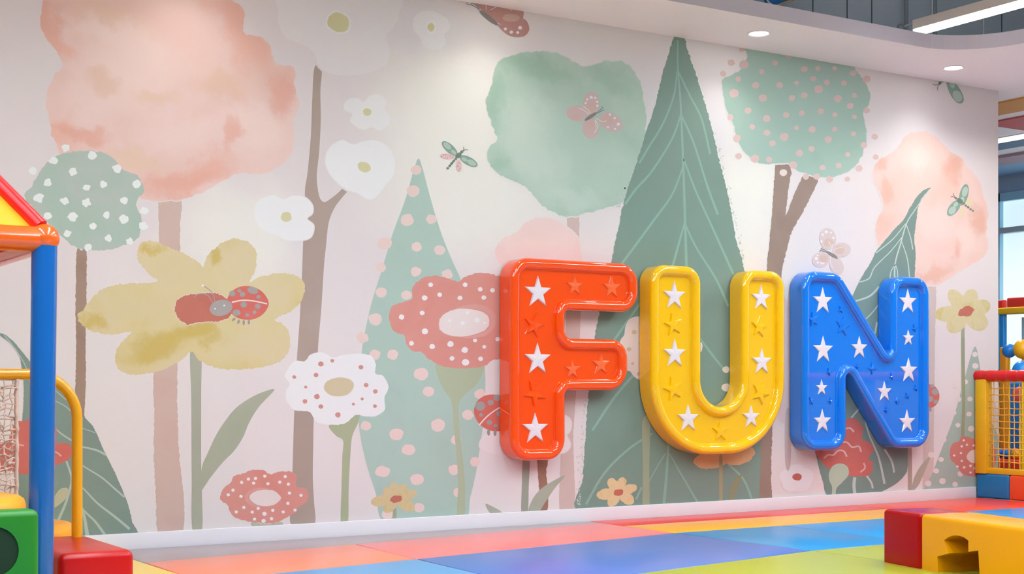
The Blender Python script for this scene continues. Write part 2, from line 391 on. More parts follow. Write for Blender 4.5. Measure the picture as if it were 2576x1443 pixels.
def strokes(name, items, cols, parent, soft=0):
    """items (points, width0, width1) ribbons"""
    Y0 = lvl(); v, f = [], []
    for ix, (P, w0, w1) in enumerate(items):
        Y = Y0+(ix % 5)*2.1e-6
        pts = crom(P, 4, False); m = len(pts); b = len(v)
        for i, (x, y) in enumerate(pts):
            a, c = pts[max(i-1, 0)], pts[min(i+1, m-1)]; dx, dy = c[0]-a[0], c[1]-a[1]; l = math.hypot(dx, dy) or 1
            h = (w0+(w1-w0)*i/(m-1))/2
            v += [wp(x-dy/l*h, y+dx/l*h, Y), wp(x+dy/l*h, y-dx/l*h, Y)]
        for i in range(m-1): f.append((b+2*i, b+2*i+1, b+2*i+3, b+2*i+2))
    return mk(name, v, f, paint(cols, 3), parent)
def ell(cx, cy, rx, ry, rot=0, n=14):
    r = radians(rot); return [(cx+rx*cos(a)*cos(r)-ry*sin(a)*sin(r), cy+rx*cos(a)*sin(r)+ry*sin(a)*cos(r)) for a in [2*pi*k/n for k in range(n)]]
def lobed(cx, cy, rx, ry, n=5, dep=.2, ph=0, seed=0, step=None):
    P = []
    for k in range(n*6):
        a = 2*pi*k/(n*6); s = abs(sin(n*(a-ph)/2))**.55
        q = 1-dep*(1-s); q *= 1+.06*noise.noise(Vector((cos(a)*2+seed, sin(a)*2, 0)))
        P.append((cx+rx*q*cos(a), cy+ry*q*sin(a)))
    return P

# --- coral tree
trk = blob('painted_trunk', [(400, 495), (428, 492), (456, 497), (454, 560), (453, 620), (450, 760), (446, 930), (447, 1040), (450, 1130), (458, 1210), (463, 1260), (460, 1335), (430, 1340), (397, 1340), (392, 1250), (387, 1150), (388, 1050), (386, 930), (394, 780), (400, 620)],
    ['#c9aea1', '#cdb4a8', '#c9b6ab'], wall, amp=2.2, freq=.1, scale=4)
ct = blob('painted_coral_tree', [(130, -60), (108, 0), (102, 40), (102, 60), (115, 95), (140, 125), (152, 145), (156, 168), (140, 182), (128, 205), (120, 228), (117, 260), (122, 295), (128, 320), (128, 338), (140, 357), (148, 390), (165, 410), (215, 440), (270, 470), (320, 490), (350, 499), (400, 505), (470, 498), (530, 472), (560, 455), (600, 436), (640, 437), (668, 434), (700, 420), (728, 392), (738, 360), (741, 330), (736, 303), (744, 288), (753, 265), (749, 245), (742, 220), (740, 172), (715, 165), (692, 157), (681, 118), (662, 95), (640, 88), (620, 88), (614, 75), (614, 50), (617, 35), (605, 12), (585, 2), (560, -10), (500, -60)],
    ['#e3b9a9', '#e6c5ba', '#e9cbc2', '#e8c2b4'], wall, amp=4, freq=.05, soft=5, scale=1.6, contrast=.22, clouds=clouds_px((['#efd6cd', '#ecd2ca'], .75, [(330, 160, 170, 140, 10), (230, 250, 110, 70, 0), (640, 320, 110, 90, 0), (470, 330, 130, 60, 0), (250, 60, 110, 60, 0)]), (['#e0a592', '#e4ab98', '#e7b29f'], .7, [(705, 232, 45, 75, -10), (590, 45, 100, 60, 30), (150, 340, 60, 60, 40), (450, 462, 130, 42, -8), (520, 430, 90, 55, -25), (640, 130, 70, 70, 0), (130, 60, 45, 80, -15), (585, 345, 26, 60, 15), (160, 120, 50, 30, 40), (210, 330, 90, 30, 0)]), (['#dfbb9f', '#e2c3a6'], .55, [(560, 210, 90, 45, -20), (390, 240, 80, 28, 10), (260, 205, 50, 30, 0), (330, 400, 120, 40, 10), (270, 30, 110, 40, 0)])))
trk.parent = ct; trk.matrix_parent_inverse = Matrix()

# --- small white-dotted green tree
gt = blob('painted_green_tree', [(62, 492), (78, 470), (92, 445), (115, 412), (150, 390), (182, 381), (245, 381), (280, 394), (308, 425), (342, 440), (360, 462), (360, 484), (342, 508), (352, 540), (357, 562), (346, 600), (318, 615), (270, 628), (222, 630), (190, 621), (160, 600), (120, 560), (85, 525)],
    ['#a9bcae', '#aabfb1', '#b3bfb5', '#a6bcae'], wall, amp=3.2, freq=.08, scale=2.5)
t2 = blob('trunk', [(193, 627), (205, 630), (217, 628), (218, 700), (217, 790), (215, 860), (216, 950), (213, 1040), (211, 1110), (200, 1115), (190, 1110), (188, 1040), (190, 960), (191, 860), (190, 780), (191, 700)], ['#9a8070', '#a18877', '#a38b7c'], gt, amp=1.6, freq=.12, scale=6)
disc_set('dots', [(166, 371, 10), (232, 391, 11), (135, 404, 10), (83, 430, 10), (184, 431, 10), (295, 424, 11), (120, 460, 10), (218, 471, 9), (260, 463, 9), (344, 462, 11), (97, 497, 12), (163, 505, 10), (217, 509, 11), (312, 504, 10), (183, 545, 12), (268, 540, 9), (312, 551, 12), (363, 530, 10), (359, 568, 11), (120, 543, 10), (233, 568, 9), (273, 599, 9), (326, 607, 9), (222, 622, 10), (170, 587, 9)], ['#e6ebe8'], gt, wob=.3)

# --- forked grey trunk
fk = blob('painted_forked_trunk', [(791, 170), (809, 174), (806, 230), (807, 300), (803, 380), (797, 440), (800, 478), (806, 500), (816, 508), (828, 502), (850, 485), (868, 468), (878, 475), (862, 495), (842, 522), (827, 560), (820, 620), (815, 670), (808, 780), (801, 860), (797, 940), (790, 1030), (788, 1120), (787, 1200), (790, 1260), (792, 1315), (762, 1318), (731, 1316), (733, 1250), (736, 1170), (740, 1040), (747, 900), (754, 800), (760, 680), (763, 600), (769, 550), (767, 480), (774, 430), (782, 340), (785, 260)],
    ['#a7968b', '#ae9c91', '#b2a39a'], wall, scale=1.6)

# --- faint white flowers
def wflower(P, cen, alpha=.85, soft=9):
    o = blob('painted_white_flower', P, ['#ebebea', '#e7e8e8'], wall, soft=soft, amax=alpha, step=4)
    disc_set('flower_centre', [cen], ['#cdc99c', '#d3cfa4'], o, soft=8)
wflower([(700, 30), (720, -20), (990, -20), (1002, 40), (990, 68), (972, 88), (976, 108), (980, 130), (970, 163), (932, 182), (880, 190), (832, 185), (802, 165), (790, 132), (760, 112), (720, 95), (703, 65)], (851, 57, 29, 25, 20), .40, 10)
wflower([(1040, 47), (1060, 29), (1085, 27), (1106, 35), (1127, 50), (1130, 74), (1117, 87), (1122, 105), (1109, 121), (1086, 125), (1066, 115), (1056, 92), (1041, 76)], (1084, 68, 9, 11), .6)
wflower([(865, 262), (880, 248), (901, 247), (915, 256), (930, 241), (954, 238), (972, 254), (968, 275), (980, 294), (977, 315), (955, 328), (935, 320), (915, 326), (895, 318), (881, 304), (886, 286), (868, 278)], (924, 282, 11, 10), .75)
wflower([(818, 400), (830, 370), (860, 352), (888, 363), (915, 355), (950, 354), (980, 374), (993, 405), (989, 440), (966, 470), (946, 495), (925, 501), (900, 486), (873, 477), (845, 456), (825, 430)], (916, 420, 17, 13, 20), .92)
wflower([(640, 540), (645, 511), (665, 496), (690, 492), (713, 501), (735, 492), (765, 495), (785, 514), (786, 536), (772, 550), (789, 566), (786, 590), (774, 601), (750, 605), (720, 604), (695, 591), (668, 581), (650, 566)], (720, 545, 14, 13), .92, 4)

# --- big yellow flower with ladybird
yl = blob('painted_stem', [(479, 880), (505, 880), (506, 1000), (506, 1150), (508, 1240), (508, 1332), (484, 1332), (482, 1200), (481, 1000)], ['#a3a795', '#aaae9b', '#aeab9a'], wall, scale=2)
lf = blob('leaf', [(690, 980), (660, 986), (625, 1003), (592, 1027), (565, 1060), (543, 1095), (522, 1140), (508, 1175), (505, 1232), (515, 1222), (530, 1200), (560, 1163), (590, 1132), (612, 1098), (627, 1062), (652, 1022)], ['#a3ab94', '#aeb09e'], yl, scale=4)
YC = ['#d0bc7a', '#d5c692', '#d8caa2', '#d2c08a']
yf = blob('painted_yellow_flower', [(345, 640), (350, 615), (366, 606), (397, 610), (432, 625), (470, 641), (500, 660), (512, 670), (520, 645), (540, 625), (560, 610), (590, 600), (620, 606), (640, 625), (646, 650), (642, 680), (628, 708), (650, 697), (680, 690), (710, 687), (742, 691), (761, 705), (767, 725), (759, 755), (737, 780), (704, 795), (690, 805), (712, 816), (728, 840), (727, 880), (702, 910), (652, 923), (592, 929), (540, 923), (502, 906), (480, 884), (456, 905), (420, 925), (380, 938), (340, 941), (302, 932), (289, 900), (300, 870), (320, 845), (338, 834), (315, 836), (270, 841), (225, 829), (203, 813), (196, 795), (215, 770), (240, 740), (270, 722), (320, 713), (395, 708), (378, 692), (353, 664)],
    YC, wall, amp=3.2, freq=.2, scale=2.2, clouds=clouds_px((['#d8c9a2', '#d5c79d'], .9, [(600, 660, 50, 60, 10), (430, 690, 90, 50, 20), (690, 740, 70, 40, -10), (350, 770, 110, 48, 0), (620, 865, 110, 58, 5)]), (['#c6ae58', '#cbb260'], .8, [(400, 870, 110, 45, -18), (230, 815, 60, 25, 15), (500, 840, 80, 35, 0), (390, 625, 50, 18, 15), (540, 640, 22, 40, 20)])))
blob('flower_centre', [(440, 775), (448, 754), (468, 743), (505, 738), (545, 738), (570, 750), (582, 775), (578, 796), (550, 808), (505, 810), (472, 815), (450, 802)], ['#bd6f5f', '#c47866'], yf, amp=4, freq=.35, soft=3, scale=6)
# a yellow stem is drawn under the flower
def ladybird(parent_name, body, head, spots, line, legs, ants, eyes, label=None):
    b = blob(parent_name, body, ['#cf6a5e', '#d4756a'], wall, scale=8)
    disc_set('spots', spots, ['#a09c99', '#a8a29f'], b, wob=.05)
    if line: strokes('wing_line', [(line, 3.5, 3.0)], ['#e9dcd8'], b)
    disc_set('legs', legs, ['#9b9899'], b)
    if head: blob('head', head, ['#a59f9c', '#aba5a2'], b, scale=8)
    if ants: strokes('antennae', ants, ['#a09aa0'], b)
    if eyes: disc_set('eyes', eyes, ['#e8e6e6'], b)
    return b
ladybird('painted_ladybird', [(568, 770), (576, 742), (592, 726), (615, 719), (642, 723), (664, 738), (676, 762), (666, 785), (645, 800), (620, 804), (592, 796)], ell(556, 774, 29, 20, -12),
   [(584, 738, 8), (602, 731, 5), (610, 740, 7), (636, 730, 14, 9, 15), (650, 746, 5), (613, 766, 8), (648, 770, 7), (595, 786, 10, 8), (622, 792, 5), (640, 785, 5)],
   [(583, 760), (610, 755), (640, 757), (672, 764)], [(588, 803, 6, 3, -40), (600, 809, 3, 6, 20), (613, 811, 3, 7), (626, 810, 3, 6)],
   [([(540, 760), (538, 745), (528, 730), (511, 718)], 2.2, 2.2), ([(536, 762), (525, 745), (510, 738), (495, 741), (490, 749)], 2.2, 2.2)], [(541, 776, 2.2), (564, 768, 2.2), (510, 718, 3)])

# --- pale teal cone with pink dots
cone = blob('painted_cone_tree', [(1052, 399), (1062, 420), (1078, 480), (1095, 540), (1115, 600), (1140, 660), (1160, 705), (1182, 770), (1203, 840), (1216, 900), (1221, 960), (1217, 1050), (1208, 1120), (1197, 1190), (1183, 1250), (1166, 1310), (1060, 1318), (965, 1312), (945, 1240), (920, 1160), (904, 1080), (900, 1000), (905, 930), (915, 850), (935, 760), (960, 680), (987, 590), (1020, 500), (1040, 430)],
    ['#a8c0b3', '#acc3b7', '#adc6b9', '#aabfb7'], wall, soft=3, scale=2.2)
disc_set('dots', [(1047, 428, 13), (1039, 480, 16), (1024, 553, 17, 15), (1085, 551, 13), (968, 612, 19, 16), (1048, 620, 13), (1106, 629, 14), (958, 672, 13), (1046, 683, 13), (1125, 690, 14), (959, 735, 14), (1022, 742, 13), (944, 802, 17, 15), (912, 849, 15), (943, 892, 14), (988, 891, 14), (1059, 940, 18, 16), (1078, 984, 14), (920, 1070, 13), (997, 1092, 18, 15), (1102, 1069, 18, 16), (1028, 1130, 17, 14), (962, 1185, 19, 14), (1049, 1205, 18, 14), (1142, 1181, 14, 13), (1208, 991, 14), (1177, 1043, 14), (1147, 1106, 13), (1195, 1161, 13), (1152, 1238, 12), (1054, 1276, 13), (975, 1292, 14)], ['#e3cac2', '#e6cfc8'], cone, wob=.12)

# --- white dotted flower
ws = blob('painted_stem', [(827, 1071), (850, 1062), (880, 1050), (903, 1040), (901, 1062), (886, 1098), (881, 1150), (877, 1230), (875, 1312), (858, 1312), (859, 1230), (861, 1150), (863, 1108), (846, 1096)], ['#a8b08f', '#adb495'], wall, scale=3)
wf = blob('painted_dotted_flower', [(722, 932), (740, 908), (766, 908), (782, 891), (812, 886), (836, 898), (862, 893), (892, 889), (930, 893), (945, 913), (944, 938), (965, 946), (977, 974), (967, 1000), (968, 1028), (948, 1045), (920, 1047), (896, 1043), (868, 1064), (832, 1068), (797, 1061), (778, 1036), (742, 1031), (722, 1010), (719, 986), (729, 965), (717, 948)], ['#e8e9e8', '#e5e5e6'], wall, amp=1.2, freq=.15)
disc_set('flower_centre', [(853, 972, 37, 25, -3)], ['#cdbf9c', '#d0c2a2'], wf, soft=6)
disc_set('dots', [(807, 915, 7), (836, 907, 5), (740, 948, 5), (795, 943, 6), (908, 923, 6), (769, 973, 4), (797, 997, 7), (767, 1009, 6), (807, 1022, 6), (850, 1043, 7), (921, 968, 6), (944, 984, 6), (911, 1003, 4), (889, 1016, 4), (943, 1021, 5)], ['#c98c7f', '#d0968a'], wf)

# --- big red dotted flower
RC = ['#d28a7f', '#d69388', '#d8998e']
cal = blob('painted_stem', [(1098, 915), (1150, 920), (1215, 915), (1213, 940), (1196, 970), (1162, 1000), (1153, 1030), (1158, 1100), (1166, 1170), (1170, 1230), (1168, 1300), (1150, 1302), (1152, 1220), (1149, 1150), (1142, 1080), (1136, 1012), (1116, 980), (1101, 945)], ['#adb899', '#b0ba9d'], wall, scale=2)
def redflower(P, outer, inner, dots, extra=()):
    o = blob('painted_red_flower', P, RC, wall, amp=2.2, freq=.12, scale=3)
    if outer: disc_set('centre_rim', [outer], ['#dba79f', '#d8a098'], o, soft=8, amax=.8)
    disc_set('flower_centre', [inner], ['#e3d5d0', '#e6dad6'], o, soft=7)
    disc_set('dots', dots, ['#e9e6e6'], o, wob=.1)
    return o
redflower([(979, 792), (986, 771), (1010, 760), (1036, 750), (1038, 722), (1060, 701), (1090, 693), (1125, 699), (1152, 708), (1168, 697), (1200, 687), (1235, 689), (1275, 705), (1320, 760), (1320, 840), (1285, 890), (1240, 906), (1213, 922), (1160, 926), (1112, 920), (1078, 902), (1060, 886), (1036, 881), (1022, 866), (1017, 845), (990, 832), (981, 812)],
   (1185, 807, 68, 42), (1167, 811, 65, 36, -4),
   [(1083, 716, 6), (1170, 716, 6), (1208, 727, 6), (1239, 730, 6), (1068, 749, 7), (1106, 741, 6), (1157, 749, 6), (1217, 748, 6), (1010, 797, 7), (1062, 787, 6), (1069, 833, 8), (1035, 863, 6), (1087, 871, 7), (1133, 865, 8), (1169, 880, 8), (1137, 901, 6), (1171, 911, 9), (1209, 902, 6), (1195, 856, 5), (1218, 872, 5), (1252, 853, 6), (1176, 786, 5), (1200, 805, 7), (1164, 812, 6), (1131, 806, 4), (1219, 812, 4)])
# --- low red dotted flower
z7 = lambda L, r=4.2: [(x/2.987, 960+y/2.987, r) for x, y in L]
redflower([(555, 1247), (564, 1226), (581, 1211), (590, 1196), (613, 1189), (640, 1180), (664, 1184), (680, 1192), (708, 1185), (735, 1187), (746, 1200), (745, 1223), (769, 1228), (775, 1246), (768, 1265), (750, 1276), (741, 1291), (720, 1301), (702, 1311), (680, 1316), (640, 1313), (617, 1308), (592, 1300), (579, 1286), (575, 1271), (560, 1261)],
   (660, 1251, 44, 25), (667, 1251, 39, 21),
   z7([(1815, 755), (1866, 730), (1920, 725), (1990, 708), (1905, 760), (2013, 765), (2102, 753), (2143, 711), (2167, 768), (1750, 813), (1715, 848), (1810, 860), (2175, 835), (2262, 852), (1832, 943), (1775, 977), (1912, 1030), (2050, 965), (2040, 1027), (2128, 977), (2163, 912), (2217, 963), (1940, 950), (1895, 978)])+z7([(1987, 990), (1980, 1045)], 5.5))
blob('painted_stem', [(634, 1312), (670, 1318), (708, 1312), (705, 1325), (640, 1325)], ['#b5b5a0'], wall)

# --- small yellow flowers
def yflower(cx, cy, petals, centre, stem=None, cols=('#d3c08f', '#d8c89f', '#cdb878')):
    if stem: s = blob('painted_stem', stem, ['#9aa285', '#a3a98f'], wall)
    o = None
    for (a, r0, r1, wd) in petals:
        a = radians(a); mx, my = cx+cos(a)*(r0+r1)/2, cy+sin(a)*(r0+r1)/2
        q = blob('painted_yellow_flower' if o is None else 'petal', ell(mx, my, (r1-r0)/2, wd, math.degrees(a)), list(cols), wall if o is None else o, amp=1.4, freq=.25, scale=9)
        if o is None: o = q
    disc_set('flower_centre', [centre], ['#b96a5a', '#c07362'], o, wob=.25, soft=1.5)
    return o
yflower(996, 1254, [(-100, 2, 42, 13), (-55, 0, 44, 12), (-18, 0, 56, 12), (30, 0, 54, 15), (130, 0, 44, 14), (172, 0, 64, 15), (-140, 0, 40, 12)], (997, 1254, 16, 9, -10), [(989, 1280), (997, 1280), (996, 1320), (988, 1320)], ('#cdb680', '#d2c095', '#c9b070'))
yflower(2428, 785, [(-125, 8, 68, 18), (-70, 6, 62, 19), (-18, 6, 66, 20), (35, 4, 66, 24), (130, 2, 64, 22), (175, 6, 78, 20)], (2430, 783, 19, 13, -12), [(2418, 820), (2426, 820), (2427, 1000), (2426, 1222), (2414, 1222), (2418, 1000)], ('#cfc390', '#d4c9a0', '#c9b978'))

# --- mint tree, pink bush, plants round the F
pk = blob('painted_pale_trunk', [(1427, 535), (1441, 533), (1456, 536), (1457, 620), (1462, 720), (1456, 900), (1448, 1000), (1442, 1100), (1445, 1200), (1444, 1285), (1409, 1287), (1410, 1150), (1410, 1000), (1424, 800), (1427, 620)], ['#c8b8ae', '#cbb6ae', '#cdb5b0'], wall, amp=1, scale=3)
mt = blob('painted_mint_tree', [(1243, 182), (1250, 160), (1270, 145), (1298, 137), (1325, 130), (1370, 130), (1412, 136), (1440, 152), (1462, 164), (1480, 167), (1502, 158), (1535, 153), (1570, 157), (1594, 177), (1611, 210), (1618, 250), (1626, 290), (1620, 350), (1605, 420), (1590, 480), (1562, 510), (1530, 520), (1500, 529), (1470, 537), (1440, 545), (1410, 541), (1372, 522), (1350, 500), (1322, 470), (1283, 451), (1250, 435), (1231, 412), (1225, 390), (1234, 366), (1250, 350), (1240, 320), (1226, 282), (1222, 258), (1230, 230), (1238, 205)],
   ['#a3bcab', '#aec6b5', '#b4cbbb', '#b9cdc0'], wall, amp=3.5, freq=.07, soft=6, scale=1.8, contrast=.2, clouds=clouds_px((['#93b59f', '#9abaa5'], .6, [(1350, 165, 130, 50, 8), (1530, 200, 90, 45, 20), (1245, 250, 40, 90, 0), (1250, 410, 40, 35, 0)]), (['#c6d6c8', '#c1d2c5'], .7, [(1340, 400, 120, 90, 30), (1440, 500, 100, 40, 0), (1330, 300, 90, 80, 0)])))
bt = blob('painted_brown_trunk', [(1352, 1140), (1378, 1140), (1374, 1190), (1378, 1230), (1376, 1285), (1354, 1287), (1356, 1230)], ['#96705f', '#a07a68'], wall, amp=1.5, scale=8)
pb = blob('painted_pink_bush', [(1245, 642), (1250, 616), (1270, 596), (1300, 584), (1320, 561), (1350, 548), (1382, 547), (1410, 560), (1440, 583), (1456, 606), (1464, 650), (1470, 700), (1380, 730), (1300, 700), (1262, 668)], ['#e9c7c0', '#ecd0ca', '#e8c4bc'], wall, amp=2, soft=6, scale=3, amax=.85)
gs = blob('painted_stem', [(1316, 1150), (1332, 1150), (1330, 1220), (1327, 1290), (1312, 1290), (1313, 1220)], ['#9aa090'], wall)
blob('leaf', [(1421, 1196), (1395, 1207), (1362, 1228), (1340, 1255), (1328, 1290), (1352, 1290), (1372, 1262), (1395, 1228)], ['#a3a996', '#abb09e'], gs)
blob('painted_leaf', [(1221, 1267), (1240, 1274), (1262, 1288), (1236, 1292)], ['#a9ad9c'], wall)
wb = disc_set('painted_white_blossom', [(1250, 1112, 42, 30), (1272, 1130, 30, 20), (1408, 1070, 30, 28), (1405, 1115, 28, 26)], ['#e4dedd', '#e6e0e0'], wall, soft=6)
ladybird('painted_ladybird', ell(1243, 1038, 52, 45, 25), None, [(1208, 1021, 13), (1234, 1012, 8), (1250, 1000, 9), (1210, 1043, 5), (1231, 1062, 7), (1247, 1070, 5), (1256, 1040, 8)],
   [(1205, 1069), (1222, 1050), (1240, 1035), (1258, 1024)], [(1229, 1087, 4, 8), (1245, 1088, 4, 8), (1261, 1087, 4, 8)], None, None)

# --- the tall dark leaf tree
DK = ['#778f84', '#7c968a', '#7f978c', '#7b8f86']
# rough chalky fringe
dl = blob('painted_leaf_tree', [(1699, 86), (1719, 86), (1731, 130), (1755, 200), (1776, 270), (1795, 340), (1811, 410), (1826, 470), (1841, 540), (1851, 600), (1866, 650), (1884, 740), (1902, 850), (1915, 1000), (1920, 1130), (1920, 1290), (1700, 1290), (1461, 1290), (1466, 1200), (1471, 1120), (1476, 1040), (1484, 950), (1494, 860), (1505, 800), (1520, 740), (1534, 680), (1545, 620), (1556, 570), (1566, 520), (1580, 470), (1604, 400), (1626, 330), (1650, 258), (1665, 190), (1684, 130)],
   DK, wall, amp=2.2, freq=.2, scale=1.3)
fr = []
for k in range(260):
    u = random.random()
    if u < .35: x, y = 1565+(1606-1565)*random.random(), 0; y = 520-(x-1565)*(520-400)/41; x -= 6+abs(random.gauss(0, 5))
    elif u < .7: y = 1000+280*random.random(); x = 1478-(y-1000)*16/280-4-abs(random.gauss(0, 6))
    else: y = 330+320*random.random(); x = 1793+(y-330)*72/320+4+abs(random.gauss(0, 3))
    fr.append((x, y, random.uniform(1, 2.4)))
disc_set('chalk_fringe', fr, ['#c5cdc8', '#b3c0ba'], dl, n=6)
VN = ['#8aad9e', '#8cb0a1']
strokes('veins', [([(1705, 100), (1705, 170), (1712, 260), (1718, 400), (1722, 520), (1727, 680)], 4, 7),
  ([(1703, 180), (1695, 240), (1668, 310), (1632, 370), (1608, 410)], 4, 5), ([(1712, 290), (1690, 350), (1640, 430), (1600, 475), (1572, 514)], 4, 6),
  ([(1718, 420), (1690, 490), (1640, 560), (1570, 655), (1520, 720)], 4, 7), ([(1722, 560), (1700, 640), (1688, 680)], 4, 7),
  ([(1612, 760), (1545, 855), (1500, 925)], 6, 6), ([(1600, 935), (1545, 1000), (1490, 1082)], 7, 6), ([(1640, 1090), (1580, 1130), (1520, 1190), (1474, 1268)], 5, 6),
  ([(1706, 180), (1735, 240), (1765, 300), (1786, 387)], 4, 5), ([(1714, 290), (1745, 360), (1780, 470), (1806, 540)], 4, 6), ([(1720, 400), (1750, 480), (1800, 590), (1845, 690)], 4, 6),
  ([(1722, 560), (1750, 620), (1800, 700), (1832, 770)], 4, 6), ([(1745, 830), (1790, 890), (1822, 930)], 5, 6),
  ([(1682, 1110), (1676, 1200), (1668, 1285)], 5, 8), ([(1674, 1140), (1655, 1170), (1630, 1215)], 3, 3), ([(1684, 1140), (1715, 1195), (1765, 1280)], 3, 5), ([(1830, 1165), (1870, 1205), (1893, 1260)], 5, 6), ([(1614, 1225), (1600, 1255)], 5, 5)], VN, dl)
blob('painted_stem', [(1616, 1060), (1634, 1060), (1633, 1180), (1633, 1290), (1617, 1290), (1617, 1180)], ['#9aa48a', '#a0a98f'], wall)
yflower(1556, 1238, [(-125, 4, 42, 13), (-72, 4, 40, 12), (-18, 4, 48, 12), (35, 2, 46, 14), (125, 0, 42, 13), (172, 4, 56, 14)], (1556, 1238, 14, 8, -12), None, ('#d6bd8b', '#dcc79c', '#cfb57c'))
of = blob('painted_orange_flower', ell(1790, 1156, 46, 22, -8), ['#cfa87c', '#d4b088'], wall, amp=2, scale=8)
blob('petal', ell(1858, 1144, 42, 24, -14), ['#d4af86', '#cfa87c'], of, amp=2, scale=8)
blob('stem', [(1809, 1150), (1817, 1150), (1817, 1285), (1810, 1285)], ['#a19a7a'], of)
blob('leaf', [(1865, 1193), (1842, 1215), (1832, 1260), (1840, 1264), (1855, 1230)], ['#8d8f70'], of)
dfl = blob('painted_dotted_flower', lobed(1608, 875, 50, 78, 4, .2, .5, 9), ['#e3d0c8', '#e6d6cf'], wall, soft=5)
disc_set('dots', [(1595, 835, 6), (1582, 878, 6), (1591, 914, 4), (1612, 862, 5), (1606, 940, 5)], ['#cdb895'], dfl)
disc_set('painted_white_blossom', [(1826, 929, 9), (1826, 974, 11), (1762, 872, 5, 12)], ['#e9ddd2'], wall)

# --- pink-dotted green tree with two trunks
z3 = lambda L: [(1716+x/2.995, y/2.995, r/2.995) for x, y, r in L]
tt = blob('painted_twin_trunk', [(1952, 405), (1970, 402), (1989, 425), (1984, 470), (1976, 540), (1984, 525), (2002, 480), (2022, 440), (2040, 438), (2057, 452), (2041, 490), (2021, 530), (1998, 570), (1986, 600), (1976, 640), (1966, 690), (1956, 800), (1948, 950), (1942, 1100), (1940, 1200), (1940, 1270), (1913, 1272), (1913, 1150), (1918, 1000), (1922, 850), (1928, 690), (1934, 620), (1940, 560), (1946, 480)], ['#917d72', '#998478', '#9c887d'], wall, amp=1.8, freq=.15, scale=3)
dt = blob('painted_dotted_tree', [(1872, 100), (1990, 100), (2130, 150), (2152, 176), (2166, 192), (2181, 216), (2189, 240), (2185, 262), (2171, 279), (2176, 310), (2180, 340), (2175, 372), (2164, 400), (2148, 421), (2118, 438), (2080, 447), (2040, 441), (2000, 426), (1985, 411), (1960, 411), (1915, 412), (1885, 395), (1861, 366), (1850, 332), (1840, 302), (1826, 272), (1818, 232), (1818, 200), (1840, 188), (1866, 172), (1878, 140)],
   ['#9bb5a6', '#a3bfb0', '#a5bfb3', '#a9c5b4'], wall, amp=2.5, freq=.07, soft=6, scale=1.7)
disc_set('dots', z3([(450, 370, 22), (805, 420, 24), (700, 475, 22), (370, 472, 26), (465, 485, 35), (310, 555, 22), (600, 540, 20), (920, 520, 25), (1022, 515, 20), (1148, 515, 18), (1288, 552, 25), (1388, 595, 30), (422, 595, 22), (988, 592, 22), (862, 625, 18), (1090, 620, 22), (1220, 625, 22), (553, 642, 27), (735, 642, 25), (390, 702, 36), (1028, 672, 33), (608, 738, 30), (828, 738, 24), (920, 717, 25), (1172, 742, 30), (1296, 718, 20), (1265, 798, 25), (1390, 832, 24), (495, 832, 26), (782, 865, 24), (900, 852, 22), (1045, 838, 24), (1150, 865, 20), (362, 882, 24), (636, 893, 29), (1298, 880, 18), (528, 955, 22), (860, 962, 18), (980, 973, 27), (1148, 973, 20), (640, 1000, 25), (768, 1030, 34), (1290, 1008, 20), (1450, 1030, 24), (412, 1040, 30), (1100, 1050, 27), (680, 1080, 25), (1370, 1093, 25), (975, 1120, 24), (424, 1175, 25), (883, 1153, 27), (1247, 1163, 20), (1457, 1182, 22), (546, 1195, 34), (655, 1202, 24), (835, 1242, 32), (1178, 1246, 23), (1058, 1262, 22), (1332, 1268, 27), (932, 1330, 24), (1012, 1330, 25), (1110, 1350, 27), (1245, 1348, 20)]), ['#d4b8b2', '#d8bfb9'], dt, wob=.12)
disc_set('pale_dot', z3([(762, 1300, 28)]), ['#e0d3cb'], dt)

# --- peach tree and right-hand plants
pt2 = blob('painted_pale_trunk', [(2330, 700), (2353, 700), (2352, 850), (2350, 1000), (2345, 1240), (2322, 1242), (2326, 1000)], ['#c9b9b2', '#cdbdb6'], wall, amp=1)
pc = blob('painted_peach_tree', [(2300, 333), (2330, 332), (2356, 345), (2376, 365), (2396, 385), (2420, 396), (2433, 420), (2450, 436), (2466, 460), (2476, 500), (2486, 532), (2481, 580), (2486, 620), (2470, 650), (2440, 667), (2402, 690), (2381, 706), (2360, 716), (2330, 719), (2300, 714), (2260, 690), (2230, 660), (2212, 622), (2204, 590), (2205, 555), (2222, 522), (2215, 490), (2200, 460), (2195, 430), (2211, 401), (2240, 386), (2260, 365), (2280, 342)],
   ['#e3b9aa', '#e6c4b8', '#e6cac1', '#e5bfb0'], wall, amp=3, freq=.06, soft=6, scale=2.0, clouds=clouds_px((['#dba793', '#dfae9a'], .75, [(2460, 555, 24, 40, 0), (2350, 690, 70, 25, -15), (2400, 420, 40, 50, -40), (2215, 410, 25, 35, 0), (2410, 630, 15, 35, 15), (2230, 480, 25, 35, 20)]), (['#ead3ca', '#e8d0c8'], .7, [(2310, 400, 50, 50, 0), (2350, 560, 60, 70, 0), (2430, 600, 40, 50, 0)])))
rl = blob('painted_dark_leaf', [(2342, 472), (2326, 477), (2310, 490), (2290, 520), (2274, 550), (2250, 576), (2226, 604), (2205, 630), (2190, 660), (2171, 690), (2155, 720), (2140, 752), (2118, 810), (2095, 870), (2072, 950), (2056, 1030), (2049, 1110), (2056, 1160), (2070, 1212), (2086, 1250), (2150, 1252), (2205, 1240), (2245, 1222), (2272, 1200), (2283, 1175), (2290, 1100), (2300, 1000), (2308, 900), (2304, 800), (2300, 720), (2303, 640), (2300, 600), (2303, 570), (2308, 530), (2315, 505), (2328, 487)],
   ['#748c84', '#7b938b', '#778c86'], wall, amp=1.2, freq=.2, scale=2)
